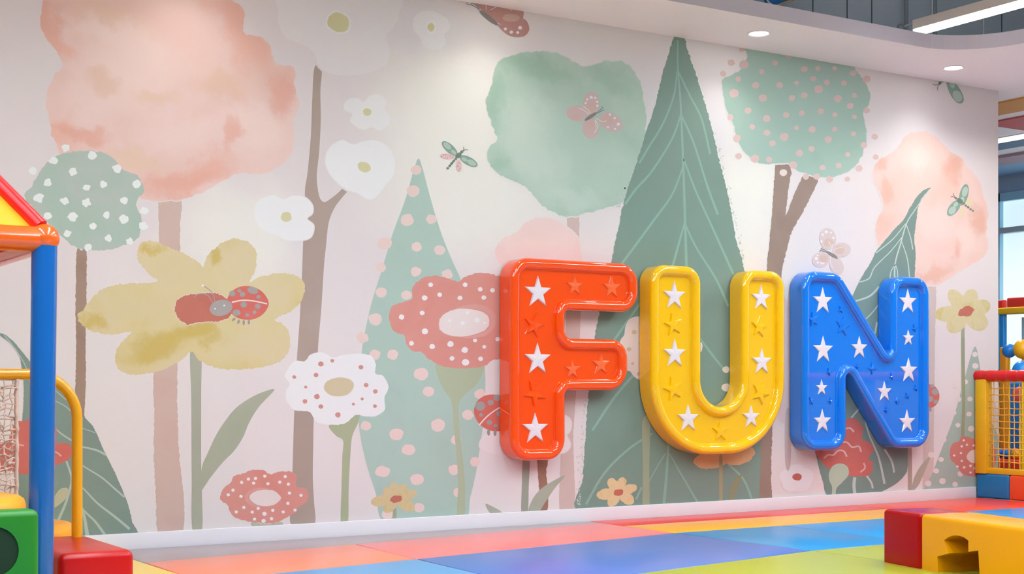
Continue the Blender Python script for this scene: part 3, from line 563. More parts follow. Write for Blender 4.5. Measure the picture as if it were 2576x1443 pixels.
strokes('veins', [([(2337, 477), (2302, 527), (2281, 560), (2266, 610), (2252, 660), (2250, 700)], 2, 4), ([(2278, 562), (2245, 602), (2203, 636)], 2, 3), ([(2268, 597), (2240, 632), (2200, 672), (2186, 700), (2158, 710)], 2, 3),
  ([(2280, 565), (2291, 600), (2296, 627)], 2, 3), ([(2267, 605), (2282, 650), (2288, 700)], 2, 3), ([(2252, 665), (2242, 680), (2238, 700)], 2, 3), ([(2252, 665), (2257, 680), (2258, 700)], 2, 3),
  ([(2212, 720), (2188, 744), (2152, 757)], 5, 4), ([(2210, 766), (2192, 788), (2176, 804)], 3, 3), ([(2206, 810), (2200, 840)], 4, 4),
  ([(2160, 1028), (2140, 1052)], 5, 4), ([(2172, 1040), (2185, 1090), (2210, 1150), (2225, 1216)], 3, 6), ([(2225, 1130), (2243, 1160), (2249, 1188)], 5, 5), ([(2180, 1196), (2192, 1214), (2195, 1228)], 5, 5), ([(2150, 1200), (2148, 1220), (2150, 1240)], 8, 8)], ['#b7c6be', '#bdcbc3'], rl)
rf = blob('painted_carnation', [(2126, 1062), (2140, 1050), (2158, 1058), (2171, 1078), (2170, 1104), (2192, 1116), (2195, 1135), (2184, 1152), (2195, 1165), (2190, 1190), (2170, 1197), (2130, 1196), (2100, 1188), (2075, 1170), (2058, 1150), (2050, 1132), (2062, 1115), (2090, 1105), (2115, 1098)], ['#c26c63', '#c7736a'], wall, amp=1.5, scale=8)
strokes('petal_lines', [([(2126, 1078), (2138, 1076), (2148, 1086)], 4, 4), ([(2112, 1113), (2130, 1112), (2143, 1124), (2160, 1122), (2166, 1136)], 4, 4), ([(2072, 1152), (2084, 1143), (2096, 1144), (2108, 1133), (2122, 1134), (2130, 1148)], 4, 4), ([(2172, 1164), (2176, 1176), (2164, 1187)], 4, 4)], ['#dcb6b4'], rf)
blob('painted_bud', [(2085, 1190), (2095, 1171), (2115, 1165), (2132, 1174), (2134, 1194), (2118, 1213), (2104, 1228), (2101, 1250), (2092, 1250), (2093, 1225), (2086, 1208)], ['#b0c3aa', '#b4c4ae'], wall)
swf = blob('painted_white_flower', lobed(2004, 1203, 44, 36, 5, .25, .3, 4), ['#e3e3e5', '#e0dfe3'], wall, soft=6, amax=.9)
disc_set('flower_centre', [(2005, 1199, 12, 9)], ['#bd6b5e'], swf)
pkf = blob('painted_pink_flower', [(1950, 760), (1975, 750), (2000, 790), (2002, 900), (2000, 1000), (1985, 1055), (1960, 1060), (1950, 1000)], ['#d9bcbd', '#dcc2c2'], wall, soft=12, amax=.7)
blob('painted_stem', [(1975, 1040), (1990, 1040), (1988, 1168), (1976, 1168)], ['#c3b3b2'], wall)
blob('painted_leaf', [(2341, 1146), (2318, 1168), (2300, 1200), (2293, 1234), (2310, 1220), (2326, 1185)], ['#aaa696', '#b0ab9c'], wall)
blob('painted_stem', [(2284, 1120), (2293, 1120), (2293, 1245), (2285, 1245)], ['#ab9f93'], wall)
rc = blob('painted_cone_tree', [(2451, 872), (2462, 905), (2470, 960), (2490, 1050), (2510, 1100), (2515, 1240), (2400, 1246), (2322, 1246), (2345, 1190), (2372, 1120), (2400, 1045), (2428, 945)], ['#a0b3a8', '#a6b8ad'], wall, scale=3)
disc_set('dots', [(2452, 891, 7), (2453, 920, 8), (2428, 960, 7)]+[(1716+x/2.987, 960+y/2.987, r/2.987) for x, y, r in [(2050, 30, 20), (2075, 130, 22), (2162, 128, 20), (2037, 232, 23), (2155, 242, 20), (1975, 320, 20), (2072, 325, 18), (2170, 352, 24), (1960, 433, 26), (1870, 548, 24), (1945, 583, 20), (1907, 668, 22), (2090, 690, 22), (1955, 745, 24), (1848, 763, 24), (2050, 768, 20), (2290, 480, 20), (2330, 300, 20)]], ['#ddd5d1'], rc)
# stem of the right yellow flower in front of the cone
strokes('stem_line', [([(2422, 850), (2424, 1000), (2421, 1100)], 7, 9)], ['#97a083'], rc)
rfl = blob('painted_red_flower', [(2389, 1135), (2396, 1115), (2411, 1110), (2417, 1099), (2432, 1097), (2450, 1103), (2480, 1105), (2505, 1130), (2500, 1180), (2470, 1196), (2440, 1197), (2422, 1192), (2410, 1178), (2402, 1165), (2391, 1155)], ['#c97f76', '#cb857c'], wall, amp=1, scale=8)
disc_set('flower_centre', [(2455, 1148, 24, 17)], ['#dfd0cd'], rfl)
disc_set('dots', [(2424, 1107, 3), (2432, 1118, 3), (2419, 1122, 3), (2449, 1120, 3), (2417, 1139, 3), (2400, 1145, 3), (2419, 1159, 3), (2408, 1173, 3), (2425, 1175, 3.5), (2441, 1171, 3.5), (2441, 1188, 3), (2452, 1177, 3.5), (2455, 1105, 3)], ['#e8dfdd'], rfl)
ladybird('painted_ladybird', ell(2336, 996, 27, 30, 0), None, [(2352, 985, 9), (2340, 1003, 8), (2354, 1010, 6), (2345, 970, 5)], None, [(2340, 1030, 3, 5)], None, None)

# --- left dark leaf, carnation and bud behind the play house
ll = blob('painted_dark_leaf', [(-8, 838), (14, 842), (40, 865), (62, 892), (85, 920), (115, 950), (138, 967), (170, 984), (192, 1005), (208, 1042), (236, 1076), (260, 1130), (285, 1180), (305, 1225), (322, 1270), (332, 1310), (337, 1352), (180, 1358), (45, 1358), (42, 1250), (48, 1150), (56, 1060), (60, 980), (55, 925), (45, 885), (20, 858)], ['#7c9086', '#83978d', '#7f8f88'], wall, amp=1.2, freq=.2, scale=2)
strokes('veins', [([(10, 842), (40, 880), (66, 925), (80, 980)], 2, 3), ([(110, 965), (138, 981), (160, 1000), (188, 1019)], 2, 2.5), ([(110, 990), (138, 1007), (165, 1022), (188, 1044)], 2, 2.5), ([(120, 1060), (145, 1083), (165, 1098), (210, 1125)], 3, 5), ([(200, 1074), (220, 1081), (240, 1088)], 2, 2), ([(200, 1122), (240, 1131), (266, 1143)], 4, 6),
  ([(180, 1150), (210, 1172), (255, 1200), (290, 1230), (313, 1250)], 3, 5), ([(180, 1205), (210, 1229), (245, 1265), (290, 1300), (326, 1330)], 3, 7), ([(180, 1240), (210, 1282), (240, 1312), (264, 1345)], 3, 7), ([(203, 1270), (212, 1300), (220, 1350)], 6, 10),
  ([(164, 1152), (178, 1192), (179, 1216), (166, 1262), (150, 1300), (136, 1332)], 5, 7)], ['#aebfb5', '#b3c2b9'], ll)
lc = blob('painted_carnation', [(-10, 1118), (18, 1112), (28, 1085), (40, 1060), (66, 1058), (85, 1040), (120, 1050), (142, 1080), (142, 1112), (166, 1114), (181, 1130), (174, 1154), (142, 1170), (110, 1190), (60, 1192), (20, 1182), (-10, 1186)], ['#cb6a61', '#cf736a'], wall, amp=1.5, scale=8)
strokes('petal_lines', [([(120, 1136), (140, 1136), (154, 1147)], 4, 4), ([(22, 1130), (36, 1118), (60, 1120)], 4, 4), ([(10, 1170), (20, 1156), (40, 1170)], 4, 4)], ['#dcaea8'], lc)
blob('painted_bud', [(126, 1282), (132, 1258), (148, 1232), (165, 1226), (173, 1234), (166, 1252), (150, 1268), (135, 1278)], ['#b9b79b', '#bfbca0'], wall)

# --- butterflies and dragonflies
def butterfly(wings, body, ants, dots, lines, cols, inner=None):
    o = None
    for wv in wings:
        q = blob('painted_butterfly' if o is None else 'wing', wv, cols, wall if o is None else o, scale=14)
        o = o or q
    if inner: disc_set('wing_blush', inner, ['#cdaf9f'], o, soft=8, amax=.7)
    if lines: strokes('wing_lines', [(l, 1.6, 1.6) for l in lines], ['#e6d8d4'], o)
    if dots: disc_set('wing_dots', dots, ['#e6dfe2'], o)
    blob('body', body, ['#86807c', '#8d8783'], o, scale=20)
    if ants: strokes('antennae', [(a, 1.6, 1.6) for a in ants], ['#7d7673'], o)
    return o
butterfly([ell(1487, 260, 21, 29), ell(1451, 285, 27, 20, 10), ell(1536, 307, 31, 22, 30), ell(1486, 322, 21, 27)], ell(1486, 293, 19, 4.5, -33), [[(1502, 283), (1510, 276), (1516, 270), (1512, 268)], [(1503, 285), (1513, 279), (1519, 277), (1516, 274)]],
  [(1487, 245, 4), (1477, 250, 3), (1497, 246, 3), (1473, 259, 2.5), (1502, 256, 3), (1502, 266, 3), (1534, 288, 3), (1546, 297, 3), (1555, 312, 4), (1547, 324, 2.5), (1529, 320, 2.5)],
  [[(1480, 287), (1470, 278), (1455, 272)], [(1484, 285), (1478, 275), (1466, 268)], [(1500, 297), (1512, 305), (1526, 304)], [(1498, 302), (1504, 318), (1494, 334)], [(1496, 300), (1500, 320)]], ['#cbb2ae', '#cdb6b4'], [(1487, 270, 12), (1528, 303, 14), (1448, 294, 12, 8), (1485, 314, 10)])
butterfly([[(1196, 6), (1250, 14), (1311, 25), (1316, 42), (1312, 60), (1290, 66), (1262, 62), (1235, 46), (1212, 26)], [(1252, 62), (1275, 64), (1300, 60), (1318, 48), (1329, 62), (1330, 78), (1318, 91), (1295, 93), (1272, 84)]], ell(1229, 45, 30, 6, 38), [[(1205, 25), (1190, 14), (1178, 12), (1172, 8), (1178, 3)], [(1206, 23), (1196, 12), (1186, 8), (1184, 12)]],
  [(1271, 73, 4), (1286, 81, 4.5), (1302, 82, 4), (1308, 70, 5)], [[(1223, 24), (1222, 12)], [(1234, 25), (1256, 16), (1288, 26)]], ['#bd9089', '#b98a85'], [(1285, 45, 22, 10)])
butterfly([ell(2082, 600, 21, 27, -8), ell(2117, 628, 23, 18, -5), ell(2064, 653, 22, 19, -15), ell(2104, 668, 17, 24, -25)], ell(2093, 641, 17, 4, 33), [[(2080, 632), (2070, 626), (2064, 626), (2068, 622)], [(2079, 634), (2066, 630), (2061, 632), (2064, 628)]],
  [(2078, 583, 4), (2069, 590, 3), (2090, 585, 2.5), (2096, 598, 3), (2066, 607, 3), (2053, 650, 4), (2057, 660, 3), (2066, 662, 3), (2071, 662, 2.5), (2056, 642, 2.5)],
  [[(2091, 622), (2086, 610), (2084, 606)], [(2092, 624), (2094, 614)], [(2096, 630), (2106, 624), (2120, 621)], [(2088, 652), (2090, 664), (2096, 676)]], ['#d2c0bc', '#d4c4c2'], [(2084, 610, 12), (2112, 628, 12), (2072, 650, 11)])
def dragonfly(wings, wins, pinks, pdots, body, tail, head, ants, pinkcol='#dfc0be'):
    o = None
    if pinks: 
        o = disc_set('painted_dragonfly', pinks, [pinkcol], wall, n=22, wob=.03)
        if pdots: disc_set('wing_dots', pdots, ['#c4807a'], o, n=8)
    for wv in wings:
        q = blob('painted_dragonfly' if o is None else 'wing', wv, ['#82a090', '#8aa797'], wall if o is None else o, scale=16); o = o or q
    disc_set('wing_panes', wins, ['#b5c8bb', '#a9bfb0'], o, n=22, wob=.03)
    disc_set('body', [body, head]+tail, ['#6f8076', '#75877c'], o, n=16, wob=.05)
    strokes('antennae', [(a, 1.5, 1.5) for a in ants], ['#6d7570'], o)
    return o
dragonfly([ell(1131, 373, 25, 10, 42), ell(1179, 405, 25, 10, 28)], [(1125, 367, 12, 6.5, 42), (1141, 383, 8, 4.5, 42), (1186, 409, 12, 6.5, 28), (1168, 401, 8, 5, 28)], [(1125, 393, 19, 7, 5), (1154, 417, 7.5, 15, -4)],
  [(1115, 390, 1.5), (1125, 397, 1.5), (1132, 392, 1.5), (1121, 389, 1.5), (1110, 394, 1.5), (1138, 396, 1.5), (1154, 410, 1.5), (1151, 418, 1.5), (1157, 423, 1.5), (1154, 428, 1.5)],
  (1153, 391, 9, 6, -40), [(1146, 400, 3.4), (1141, 405, 4, 3.2, -45), (1136, 411, 4.6, 3.2, -45), (1131, 417, 3.4), (1126, 423, 3.2)], (1161, 382, 4), [[(1163, 380), (1167, 376), (1166, 369)], [(1165, 380), (1171, 376), (1177, 377)]])
dragonfly([[(2379, 196), (2392, 200), (2408, 215), (2420, 235), (2424, 252), (2418, 260), (2406, 257), (2394, 243), (2384, 222)]], [(2408, 242, 11, 15, -30), (2395, 213, 6, 9, -25)], None, None, (2373, 204, 8, 3, -15), [], (2364, 209, 4, 4), [[(2362, 210), (2354, 214), (2345, 211)], [(2363, 212), (2358, 220), (2359, 228)]])
dragonfly([ell(2424, 490, 11, 28, 14), ell(2399, 523, 12, 24, 38)], [(2427, 482, 7, 13, 14), (2420, 503, 5, 8, 14), (2395, 529, 8, 11, 38), (2404, 514, 5, 7, 38)], [(2436, 508, 12, 8, 20), (2420, 535, 6, 11, 0)], None, (2414, 505, 9, 6, 35), [(2424, 512, 3), (2429, 517, 3.2, 2.6, 35), (2435, 521, 3.6, 2.8, 35), (2441, 526, 3, 2.6, 35), (2447, 530, 2.6)], (2404, 498, 3.2), [[(2402, 496), (2398, 490), (2397, 485)], [(2401, 497), (2396, 494), (2391, 495)]], '#dbcfa9')
# ------------------------------------------------------------------ the letters F U N
SIDE, RIM = .118, .034
def outline(V, R):
    """V corners (x,z) counter-clockwise seen from the front; R radii. returns fn(inset)->ring"""
    n = len(V); arcs = []
    for i in range(n):
        P = Vector(V[i]); A = Vector(V[i-1]); B = Vector(V[(i+1) % n]); u = (P-A).normalized(); w2 = (B-P).normalized()
        cr = u.x*w2.y-u.y*w2.x; turn = math.acos(max(-1, min(1, u.dot(w2)))); r = R[i]; tl = r*tan(turn/2)
        nu = Vector((-u.y, u.x)); nv = Vector((-w2.y, w2.x)); s = 1 if cr > 0 else -1
        c = P-u*tl+nu*(r*s); a0 = atan2(*(-nu*s).yx); a1 = a0+s*turn
        arcs.append((c, r, a0, a1, s, max(6, int(turn*r*90)+6)))
    def ring(d):
        pts = []
        for c, r, a0, a1, s, k in arcs:
            rr = max(.004, r-d*s)
            for j in range(k+1):
                a = a0+(a1-a0)*j/k; pts.append((c.x+rr*cos(a), c.y+rr*sin(a)))
        return pts
    return ring
def letter(name, V, R, mat, label, face_mat=None):
    ring = outline(V, R); prof = [(0, -.012), (0, -SIDE*.5), (0, -SIDE+.004)]
    for k in range(0, 17):
        a = pi*k/16; prof.append((RIM-RIM*cos(a), -SIDE-RIM*sin(a)))
    prof.append((2*RIM+.006, -SIDE+.006))
    v, f = [], []; n = None
    for d, y in prof:
        pts = ring(d); n = len(pts); v += [(x, y, z) for x, z in pts]
    m = len(prof)
    for i in range(m-1):
        for k in range(n): f.append((i*n+k, (i*n+(k+1) % n), (i+1)*n+(k+1) % n, (i+1)*n+k))
    nf = len(f)
    inner = ring(prof[-1][0]); b = len(v); v += [(x, prof[-1][1], z) for x, z in inner]
    for t in tessellate_polygon([[Vector((x, z, 0)) for x, z in inner]]): f.append(tuple(b+i for i in t))
    back = ring(0); b2 = len(v); v += [(x, -.012, z) for x, z in back]
    for t in tessellate_polygon([[Vector((x, z, 0)) for x, z in back]]): f.append(tuple(b2+i for i in t)[::-1])
    xs = [p[0] for p in V]; zs = [p[1] for p in V]
    T = thing(name, label, 'wall letter', ((min(xs)+max(xs))/2, 0, min(zs)), 'letters of the FUN sign')
    o = mk('shell', v, f, mat, T, True, nf)
    bm = bmesh.new(); bm.from_mesh(o.data); bmesh.ops.recalc_face_normals(bm, faces=bm.faces); bm.to_mesh(o.data); bm.free()
    # spacer that fixes it to the wall
    cx, cz = (V[0][0]+V[1][0])/2, (V[0][1]+V[1][1])/2
    return T, prof[-1][1]
def star(name, px, py, R, mat, parent, y0, rot=0, h=.012, k=.40, pts=5, hid=.45):
    c = on_y(px, py, y0-h); R = R*(c-EYE).dot(FWD)/FPX
    v, f = [], []; n = pts*2; rot = radians(rot)
    for (s, y) in ((1, y0+.002), (1, y0-h*hid), (.86, y0-h)):
        for i in range(n):
            a = pi/2+rot+2*pi*i/n; r = (R if i % 2 == 0 else R*k)*s
            v.append((c.x+r*cos(a), y, c.z+r*sin(a)))
    v.append((c.x, y0-h*1.25, c.z))
    for j in (0, 1):
        for i in range(n): f.append((j*n+i, j*n+(i+1) % n, (j+1)*n+(i+1) % n, (j+1)*n+i))
    for i in range(n): f.append((2*n+i, 2*n+(i+1) % n, 3*n))
    return mk(name, v, f, mat, parent)
Ys = -SIDE
def xz(px, py):
    p = on_y(px, py, Ys); return (p.x, p.z)
def X(px): return on_y(px, 900, Ys).x
def Zat(px, py): return on_y(px, py, Ys).z
# F
xl, xs_, xa, xb = X(1281), X(1418), X(1601), X(1575)
zt = (Zat(1300, 648)+Zat(1560, 661))/2; z1 = (Zat(1440, 781)+Zat(1560, 784))/2; z2 = (Zat(1430, 851)+Zat(1530, 853))/2; z3_ = (Zat(1430, 982)+Zat(1540, 981))/2; zb = Zat(1360, 1157)
FV = [(xl, zb), (xs_, zb), (xs_, z3_), (xb, z3_), (xb, z2), (xs_, z2), (xs_, z1), (xa, z1), (xa, zt), (xl, zt)]
F, yf0 = letter('letter_f', FV, [.13, .13, .03, .145, .12, .05, .03, .135, .135, .13], M_orange, 'glossy orange letter F with white stars on the mural wall')
for p in [(1355, 735, 42), (1354, 904, 42), (1348, 1079, 41)]: star('star', *p, M_star, F, yf0)
for p in [(1447, 719, 27, 0), (1540, 723, 30, 0), (1441, 929, 25, 0), (1513, 916, 29, 0)]: star('embossed_star', p[0], p[1], p[2], M_orange_star, F, yf0, p[3], .010)
for p in [(1345, 818, 33, -14), (1348, 988, 35, 30)]: star('embossed_star', p[0], p[1], p[2], M_orange, F, yf0, p[3], .013)
# U
ul, ui, uj, ur = X(1634), X(1759), X(1862), X(1969)
ut = (Zat(1690, 668)+Zat(1915, 680))/2; ub = Zat(1800, 1142); uib = Zat(1805, 1022)
ro = (ur-ul)/2*.86; ri = (uj-ui)/2*.99
UV = [(ul, ub), (ur, ub), (ur, ut), (uj, ut), (uj, uib), (ui, uib), (ui, ut), (ul, ut)]
U, yu0 = letter('letter_u', UV, [ro, ro, .12, .12, ri, ri, .12, .12], M_yel, 'glossy yellow letter U with white stars on the mural wall')
for p in [(1698, 744, 38), (1699, 890, 38), (1916, 750, 34), (1918, 910, 35), (1733, 1053, 37), (1891, 1049, 30)]: star('star', *p, M_star, U, yu0)
for p in [(1695, 816, 30, 10), (1912, 822, 28, -8), (1695, 978, 32, 14), (1915, 988, 31, -25), (1814, 1084, 28, 0)]: star('embossed_star', p[0], p[1], p[2], M_yel, U, yu0, p[3], .012)
# N
nl, nm, nr0, nr = X(2014), X(2124), X(2237), X(2333)
nt_ = (Zat(2060, 684)+Zat(2290, 696))/2; nb = (Zat(2070, 1132)+Zat(2290, 1126))/2
NV = [(nl, nb), (nm, nb), (nm, Zat(2124, 918)), (X(2243), nb), (nr, nb), (nr, nt_), (nr0, nt_), (nr0, Zat(2237, 905)), (X(2106), nt_), (nl, nt_)]
N, yn0 = letter('letter_n', NV, [.13, .13, .035, .15, .14, .13, .13, .03, .16, .13], M_blue, 'glossy blue letter N with white stars on the mural wall')
for p in [(2071, 757, 35), (2072, 880, 36), (2163, 875, 30), (2285, 759, 33), (2286, 850, 21), (2287, 932, 33), (2226, 985, 27), (2283, 1061, 31), (2068, 975, 21), (2070, 1060, 32)]: star('star', *p, M_star, N, yn0, 0, .008)
for p in [(2047, 803, 19, 10), (2122, 820, 26, -10), (2195, 926, 16, 0, 4), (2087, 935, 10, 20, 4), (2117, 778, 10, 30, 4), (2245, 946, 9, 20, 4), (2042, 1008, 11, 30, 4), (2090, 1008, 8, 0, 4), (2306, 975, 9, 20, 4), (2284, 995, 9, 30, 4), (2259, 1008, 9, 0, 4), (2231, 1031, 8, 0, 4), (2302, 825, 10, 20, 4), (2158, 921, 7, 0, 4)]:
    star('embossed_star', p[0], p[1], p[2], M_blue, N, yn0, p[3], .010, pts=p[4] if len(p) > 4 else 5, k=.40 if len(p) == 4 else .3)

# ------------------------------------------------------------------ play house on the left
M_pblue = plastic('post_blue', '#065aa4', .22, .3, var=.08, scale=9)
M_porange = plastic('tube_orange', '#e2590c', .22, .4, var=.04)
M_pred = plastic('hip_red', '#d40d0c', .35, var=.05)
M_proof = plastic('roof_yellow', '#eaa10c', .4, .1, var=.12, scale=4, bump=.25, bscale=4)
M_prail = plastic('rail_yellow', '#dd9c02', .3, .2, var=.06)
M_rope = plastic('cream_rope', '#cdb4a6', .9, var=.2, scale=40)
M_vred = plastic('vinyl_block_red', '#9c0004', .24, var=.04, bump=.08, bscale=8, spec=.22)
M_vyel = plastic('vinyl_block_yellow', '#ea9a06', .38, var=.04, bump=.1, bscale=8)
M_vyel2 = plastic('vinyl_arch_yellow', '#dd9400', .24, var=.04, bump=.08, bscale=8, spec=.25)
M_vgreen = plastic('vinyl_block_green', '#1c7a14', .4, var=.04, bump=.1, bscale=8)
M_vblue = plastic('vinyl_block_blue', '#0e6ea6', .4, var=.04)
M_vorange = plastic('vinyl_block_orange', '#e24a1c', .4, var=.04)
px0, py0 = 1.270, -2.480; SZ = 1.37; ZF = 1.356; PR = .0425
PH = thing('play_house', 'play house with blue posts, orange tube frame and yellow pyramid roof', 'play house', (px0-SZ/2, py0+SZ/2, 0))
cor = [(px0, py0), (px0-SZ, py0), (px0-SZ, py0+SZ), (px0, py0+SZ)]
for x, y in cor:
    tube('post', [(x-.016, y, 0), (x, y, ZF-.02)], PR, M_pblue, PH, 28)
    ball('corner_cap', (x, y, ZF+.004), .050, M_porange, PH, u=32, vv=20)
for i in range(4):
    a, b = cor[i], cor[(i+1) % 4]
    tube('frame_tube', [(a[0], a[1], ZF), (b[0], b[1], ZF)], .0435, M_porange, PH, 24)
apex = Vector((px0-SZ/2, py0+SZ/2, ZF+.94))
for i in range(4):
    a, b = cor[i], cor[(i+1) % 4]
    A, B = Vector((a[0], a[1], ZF+.02)), Vector((b[0], b[1], ZF+.02))
    # roof sheet with a little sag, given real thickness
    v, f = [], []; K = 14; cc = Vector((px0-SZ/2, py0+SZ/2, ZF+.2))
    for lay in (0, 1):
        for r in range(K+1):
            for s in range(K+1):
                t, q = r/K, s/K
                p = A.lerp(B, q).lerp(apex, t); sag = .05*sin(pi*q)*sin(pi*min(1, t*1.1)); nrm = (B-A).cross(apex-A).normalized()
                if nrm.z < 0: nrm = -nrm
                v.append(p-nrm*(sag*(1-t))-nrm*(lay*.006))
    m = (K+1)*(K+1)
    for lay in (0, 1):
        for r in range(K):
            for s in range(K):
                j = lay*m+r*(K+1)+s; f.append((j, j+1, j+K+2, j+K+1))
    mk('roof_panel', v, f, M_proof, PH, True)
    d = (apex-A).normalized(); tube('hip_beam', [A+d*.02+Vector((0, 0, .012)), apex], .026, M_pred, PH, 20)
ball('roof_finial', apex+Vector((0, 0, .03)), .05, M_pred, PH)

# yellow hand rail with the rope net
rb = Vector((1.545, -1.885, .2722)); zr = .902; rr = .17
HR = thing('hand_rail', 'bent yellow tube hand rail with cream rope net behind the blue post', 'hand rail', tuple(rb))
pts = [rb]+[Vector((rb.x, rb.y, rb.z+(zr-rr-rb.z)*k)) for k in (.5, 1)]
for k in range(1, 11):
    a = pi/2*k/10; pts.append(Vector((rb.x-rr+rr*cos(a), rb.y, zr-rr+rr*sin(a))))
pts += [Vector((rb.x-.7, rb.y, zr)), Vector((-.02, rb.y, zr)), Vector((-.07, rb.y-.02, zr)), Vector((-.098, rb.y-.07, zr)), Vector((px0-SZ-.004, py0+PR, zr))]
tube('rail', pts, .0205, M_prail, HR, 20)
v, f = [], []; random.seed(3)
nx, nz = 64, 32; gx0, gx1, gz0, gz1 = -.03, 1.318, .28, zr-.022
G = [[Vector((gx0+(gx1-gx0)*i/nx+random.uniform(-.008, .008)*(0 < i < nx), rb.y+random.uniform(-.012, .012), gz0+(gz1-gz0)*j/nz+random.uniform(-.009, .009)*(0 < j < nz))) for i in range(nx+1)] for j in range(nz+1)]
for j in range(nz+1): sweep(G[j], .0034, 5, True, v, f)
for i in range(nx+1): sweep([G[j][i] for j in range(nz+1)], .0028 if i < nx else .008, 5, True, v, f)
for j in range(nz+1):
    for i in range(nx+1):
        if random.random() < .4: sweep([G[j][i]+Vector((-.005, 0, -.004)), G[j][i]+Vector((.005, 0, .004))], .006, 5, True, v, f)
mk('rope_net', v, f, M_rope, HR, True)

# soft blocks by the play house
o = box('foam_step', 1.335, 1.603, -2.42, -1.80, 0, .272, plastic('vinyl_step_red', '#b60a0c', .3, var=.04, bump=.08, bscale=8, spec=.4), bev=.028, seg=5); tag(o, 'red vinyl foam step at the foot of the yellow hand rail', 'foam block')
def drum(x, y, r, z1, lab):
    o = lathe('foam_drum', [(r-.02, 0), (r, .012), (r, z1-.035), (r-.006, z1-.014), (r-.022, z1-.003), (r-.04, z1), (r*.5, z1+.003), (.02, z1+.004)], (x, y, 0), M_vyel, None, 56); return tag(o, lab, 'foam drum')
drum(.905, -2.46, .30, .492, 'round yellow foam drum behind the green foam block')
drum(1.345, -1.46, .30, .300, 'round yellow foam drum behind the red foam step')
def green_block():
    bm = bmesh.new(); bmesh.ops.create_cube(bm, size=1); x0, x1, y0, y1, z0, z1 = .55, 1.155, -2.875, -2.775, 0, .468
    for q in bm.verts: q.co = Vector(((x0+x1)/2+q.co.x*(x1-x0), (y0+y1)/2+q.co.y*(y1-y0), (z0+z1)/2+q.co.z*(z1-z0)))
    bmesh.ops.bevel(bm, geom=bm.edges[:], offset=.022, segments=4, profile=.5, affect='EDGES')
    o = from_bm('foam_block', bm, M_vgreen, None, True)
    c = on_y(-18, 1388, -2.875)
    cut = bmesh.new(); bmesh.ops.create_cone(cut, cap_ends=True, segments=48, radius1=.078, radius2=.078, depth=.6, matrix=Matrix.Translation((c.x, -2.83, c.z)) @ Matrix.Rotation(pi/2, 4, 'X'))
    me = bpy.data.meshes.new('cutter'); cut.to_mesh(me); cut.free(); co = bpy.data.objects.new('cutter', me); COL.objects.link(co)
    md = o.modifiers.new('hole', 'BOOLEAN'); md.object = co; md.operation = 'DIFFERENCE'; md.solver = 'EXACT'
    dg = bpy.context.evaluated_depsgraph_get(); nm = bpy.data.meshes.new_from_object(o.evaluated_get(dg)); o.modifiers.clear(); o.data = nm
    bpy.data.objects.remove(co)
    nm.set_sharp_from_angle(angle=radians(40))
    lathe('hole_shade_cup', [(.0775, -.06), (.0775, .028), (.02, .030)], (0, 0, 0), plastic('dark_hole_shade', '#0c2a08', .8), o, 40)  # added near-black cup stands in for the shade inside the hole
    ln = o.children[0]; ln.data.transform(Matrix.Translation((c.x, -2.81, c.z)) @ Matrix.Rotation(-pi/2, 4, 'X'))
    return tag(o, 'green vinyl foam block with a round hole beside the blue post', 'foam block')
green_block()

# foam cube and foam arch on the right
a0 = Vector((5.279, -2.526)); ax = Vector((-.059, -.288)).normalized(); wx = Vector((-ax.y, ax.x))
if wx.x < 0: wx = -wx
HB, WB = .258, .30
def pt(s, wv, z): q = a0+ax*s+wx*wv; return Vector((q.x, q.y, z))
def foam(name, s0, s1, mat, lab, notch=None):
    """bar of foam: profile in (s,z), extruded across its width, edges rounded"""
    bm = bmesh.new()
    P = [(s0, 0), (s0, HB), (s1, HB), (s1, 0)]
    if notch: P = P+notch
    a = [bm.verts.new(pt(s, 0, z)) for s, z in P]; b = [bm.verts.new(pt(s, WB, z)) for s, z in P]; n = len(P)
    bm.faces.new(a); bm.faces.new(b[::-1])
    for i in range(n): bm.faces.new((a[i], b[i], b[(i+1) % n], a[(i+1) % n]))
    bm.edges.ensure_lookup_table()
    ed = []
    for e in bm.edges:
        c = (e.verts[0].co+e.verts[1].co)/2
        z0, z1 = e.verts[0].co.z, e.verts[1].co.z
        so = [round((Vector(q.co.xy)-a0).dot(ax), 4) for q in e.verts]
        outer = all(abs(q-s0) < .002 or abs(q-s1) < .002 for q in so)
        if outer or (z0 > HB-.002 and z1 > HB-.002): 
            if not (z0 < .001 and z1 < .001): ed.append(e)
    bmesh.ops.bevel(bm, geom=ed, offset=.02, segments=5, profile=.5, affect='EDGES')
    bmesh.ops.triangulate(bm, faces=[q for q in bm.faces if len(q.verts) > 4])
    return tag(from_bm(name, bm, mat, None, True), lab, 'foam block')
foam('foam_cube', 0, .293, M_vred, 'red foam cube at the end of the yellow foam arch')
def s_of(px, py):      # position along the block's front face
    d = ray(px, py); nrm = Vector((wx.x, wx.y, 0)); s = (Vector((a0.x, a0.y, 0))-EYE).dot(nrm)/d.dot(nrm); q = EYE+d*s
    return ((Vector(q.xy)-a0).dot(ax), q.z)
nk = [(2360, 1437), (2358, 1399), (2387, 1391), (2381, 1375), (2375, 1358), (2384, 1351), (2394, 1347), (2404, 1346), (2414, 1347), (2425, 1351), (2436, 1359), (2436, 1387), (2461, 1384), (2465, 1450)]
NK = [s_of(*p) for p in nk]; NK[0] = (NK[0][0], 0.0); NK[-1] = (NK[-1][0], 0.0)
FA = foam('foam_arch', .296, 1.20, M_vyel2, 'yellow foam arch with a keyhole cut-out beside the red cube', NK[::-1])
bk = [pt(s, w_, z) for w_ in (WB-.045, WB-.006) for s, z in ((.36, .004), (.62, .004), (.62, .21), (.36, .21))]
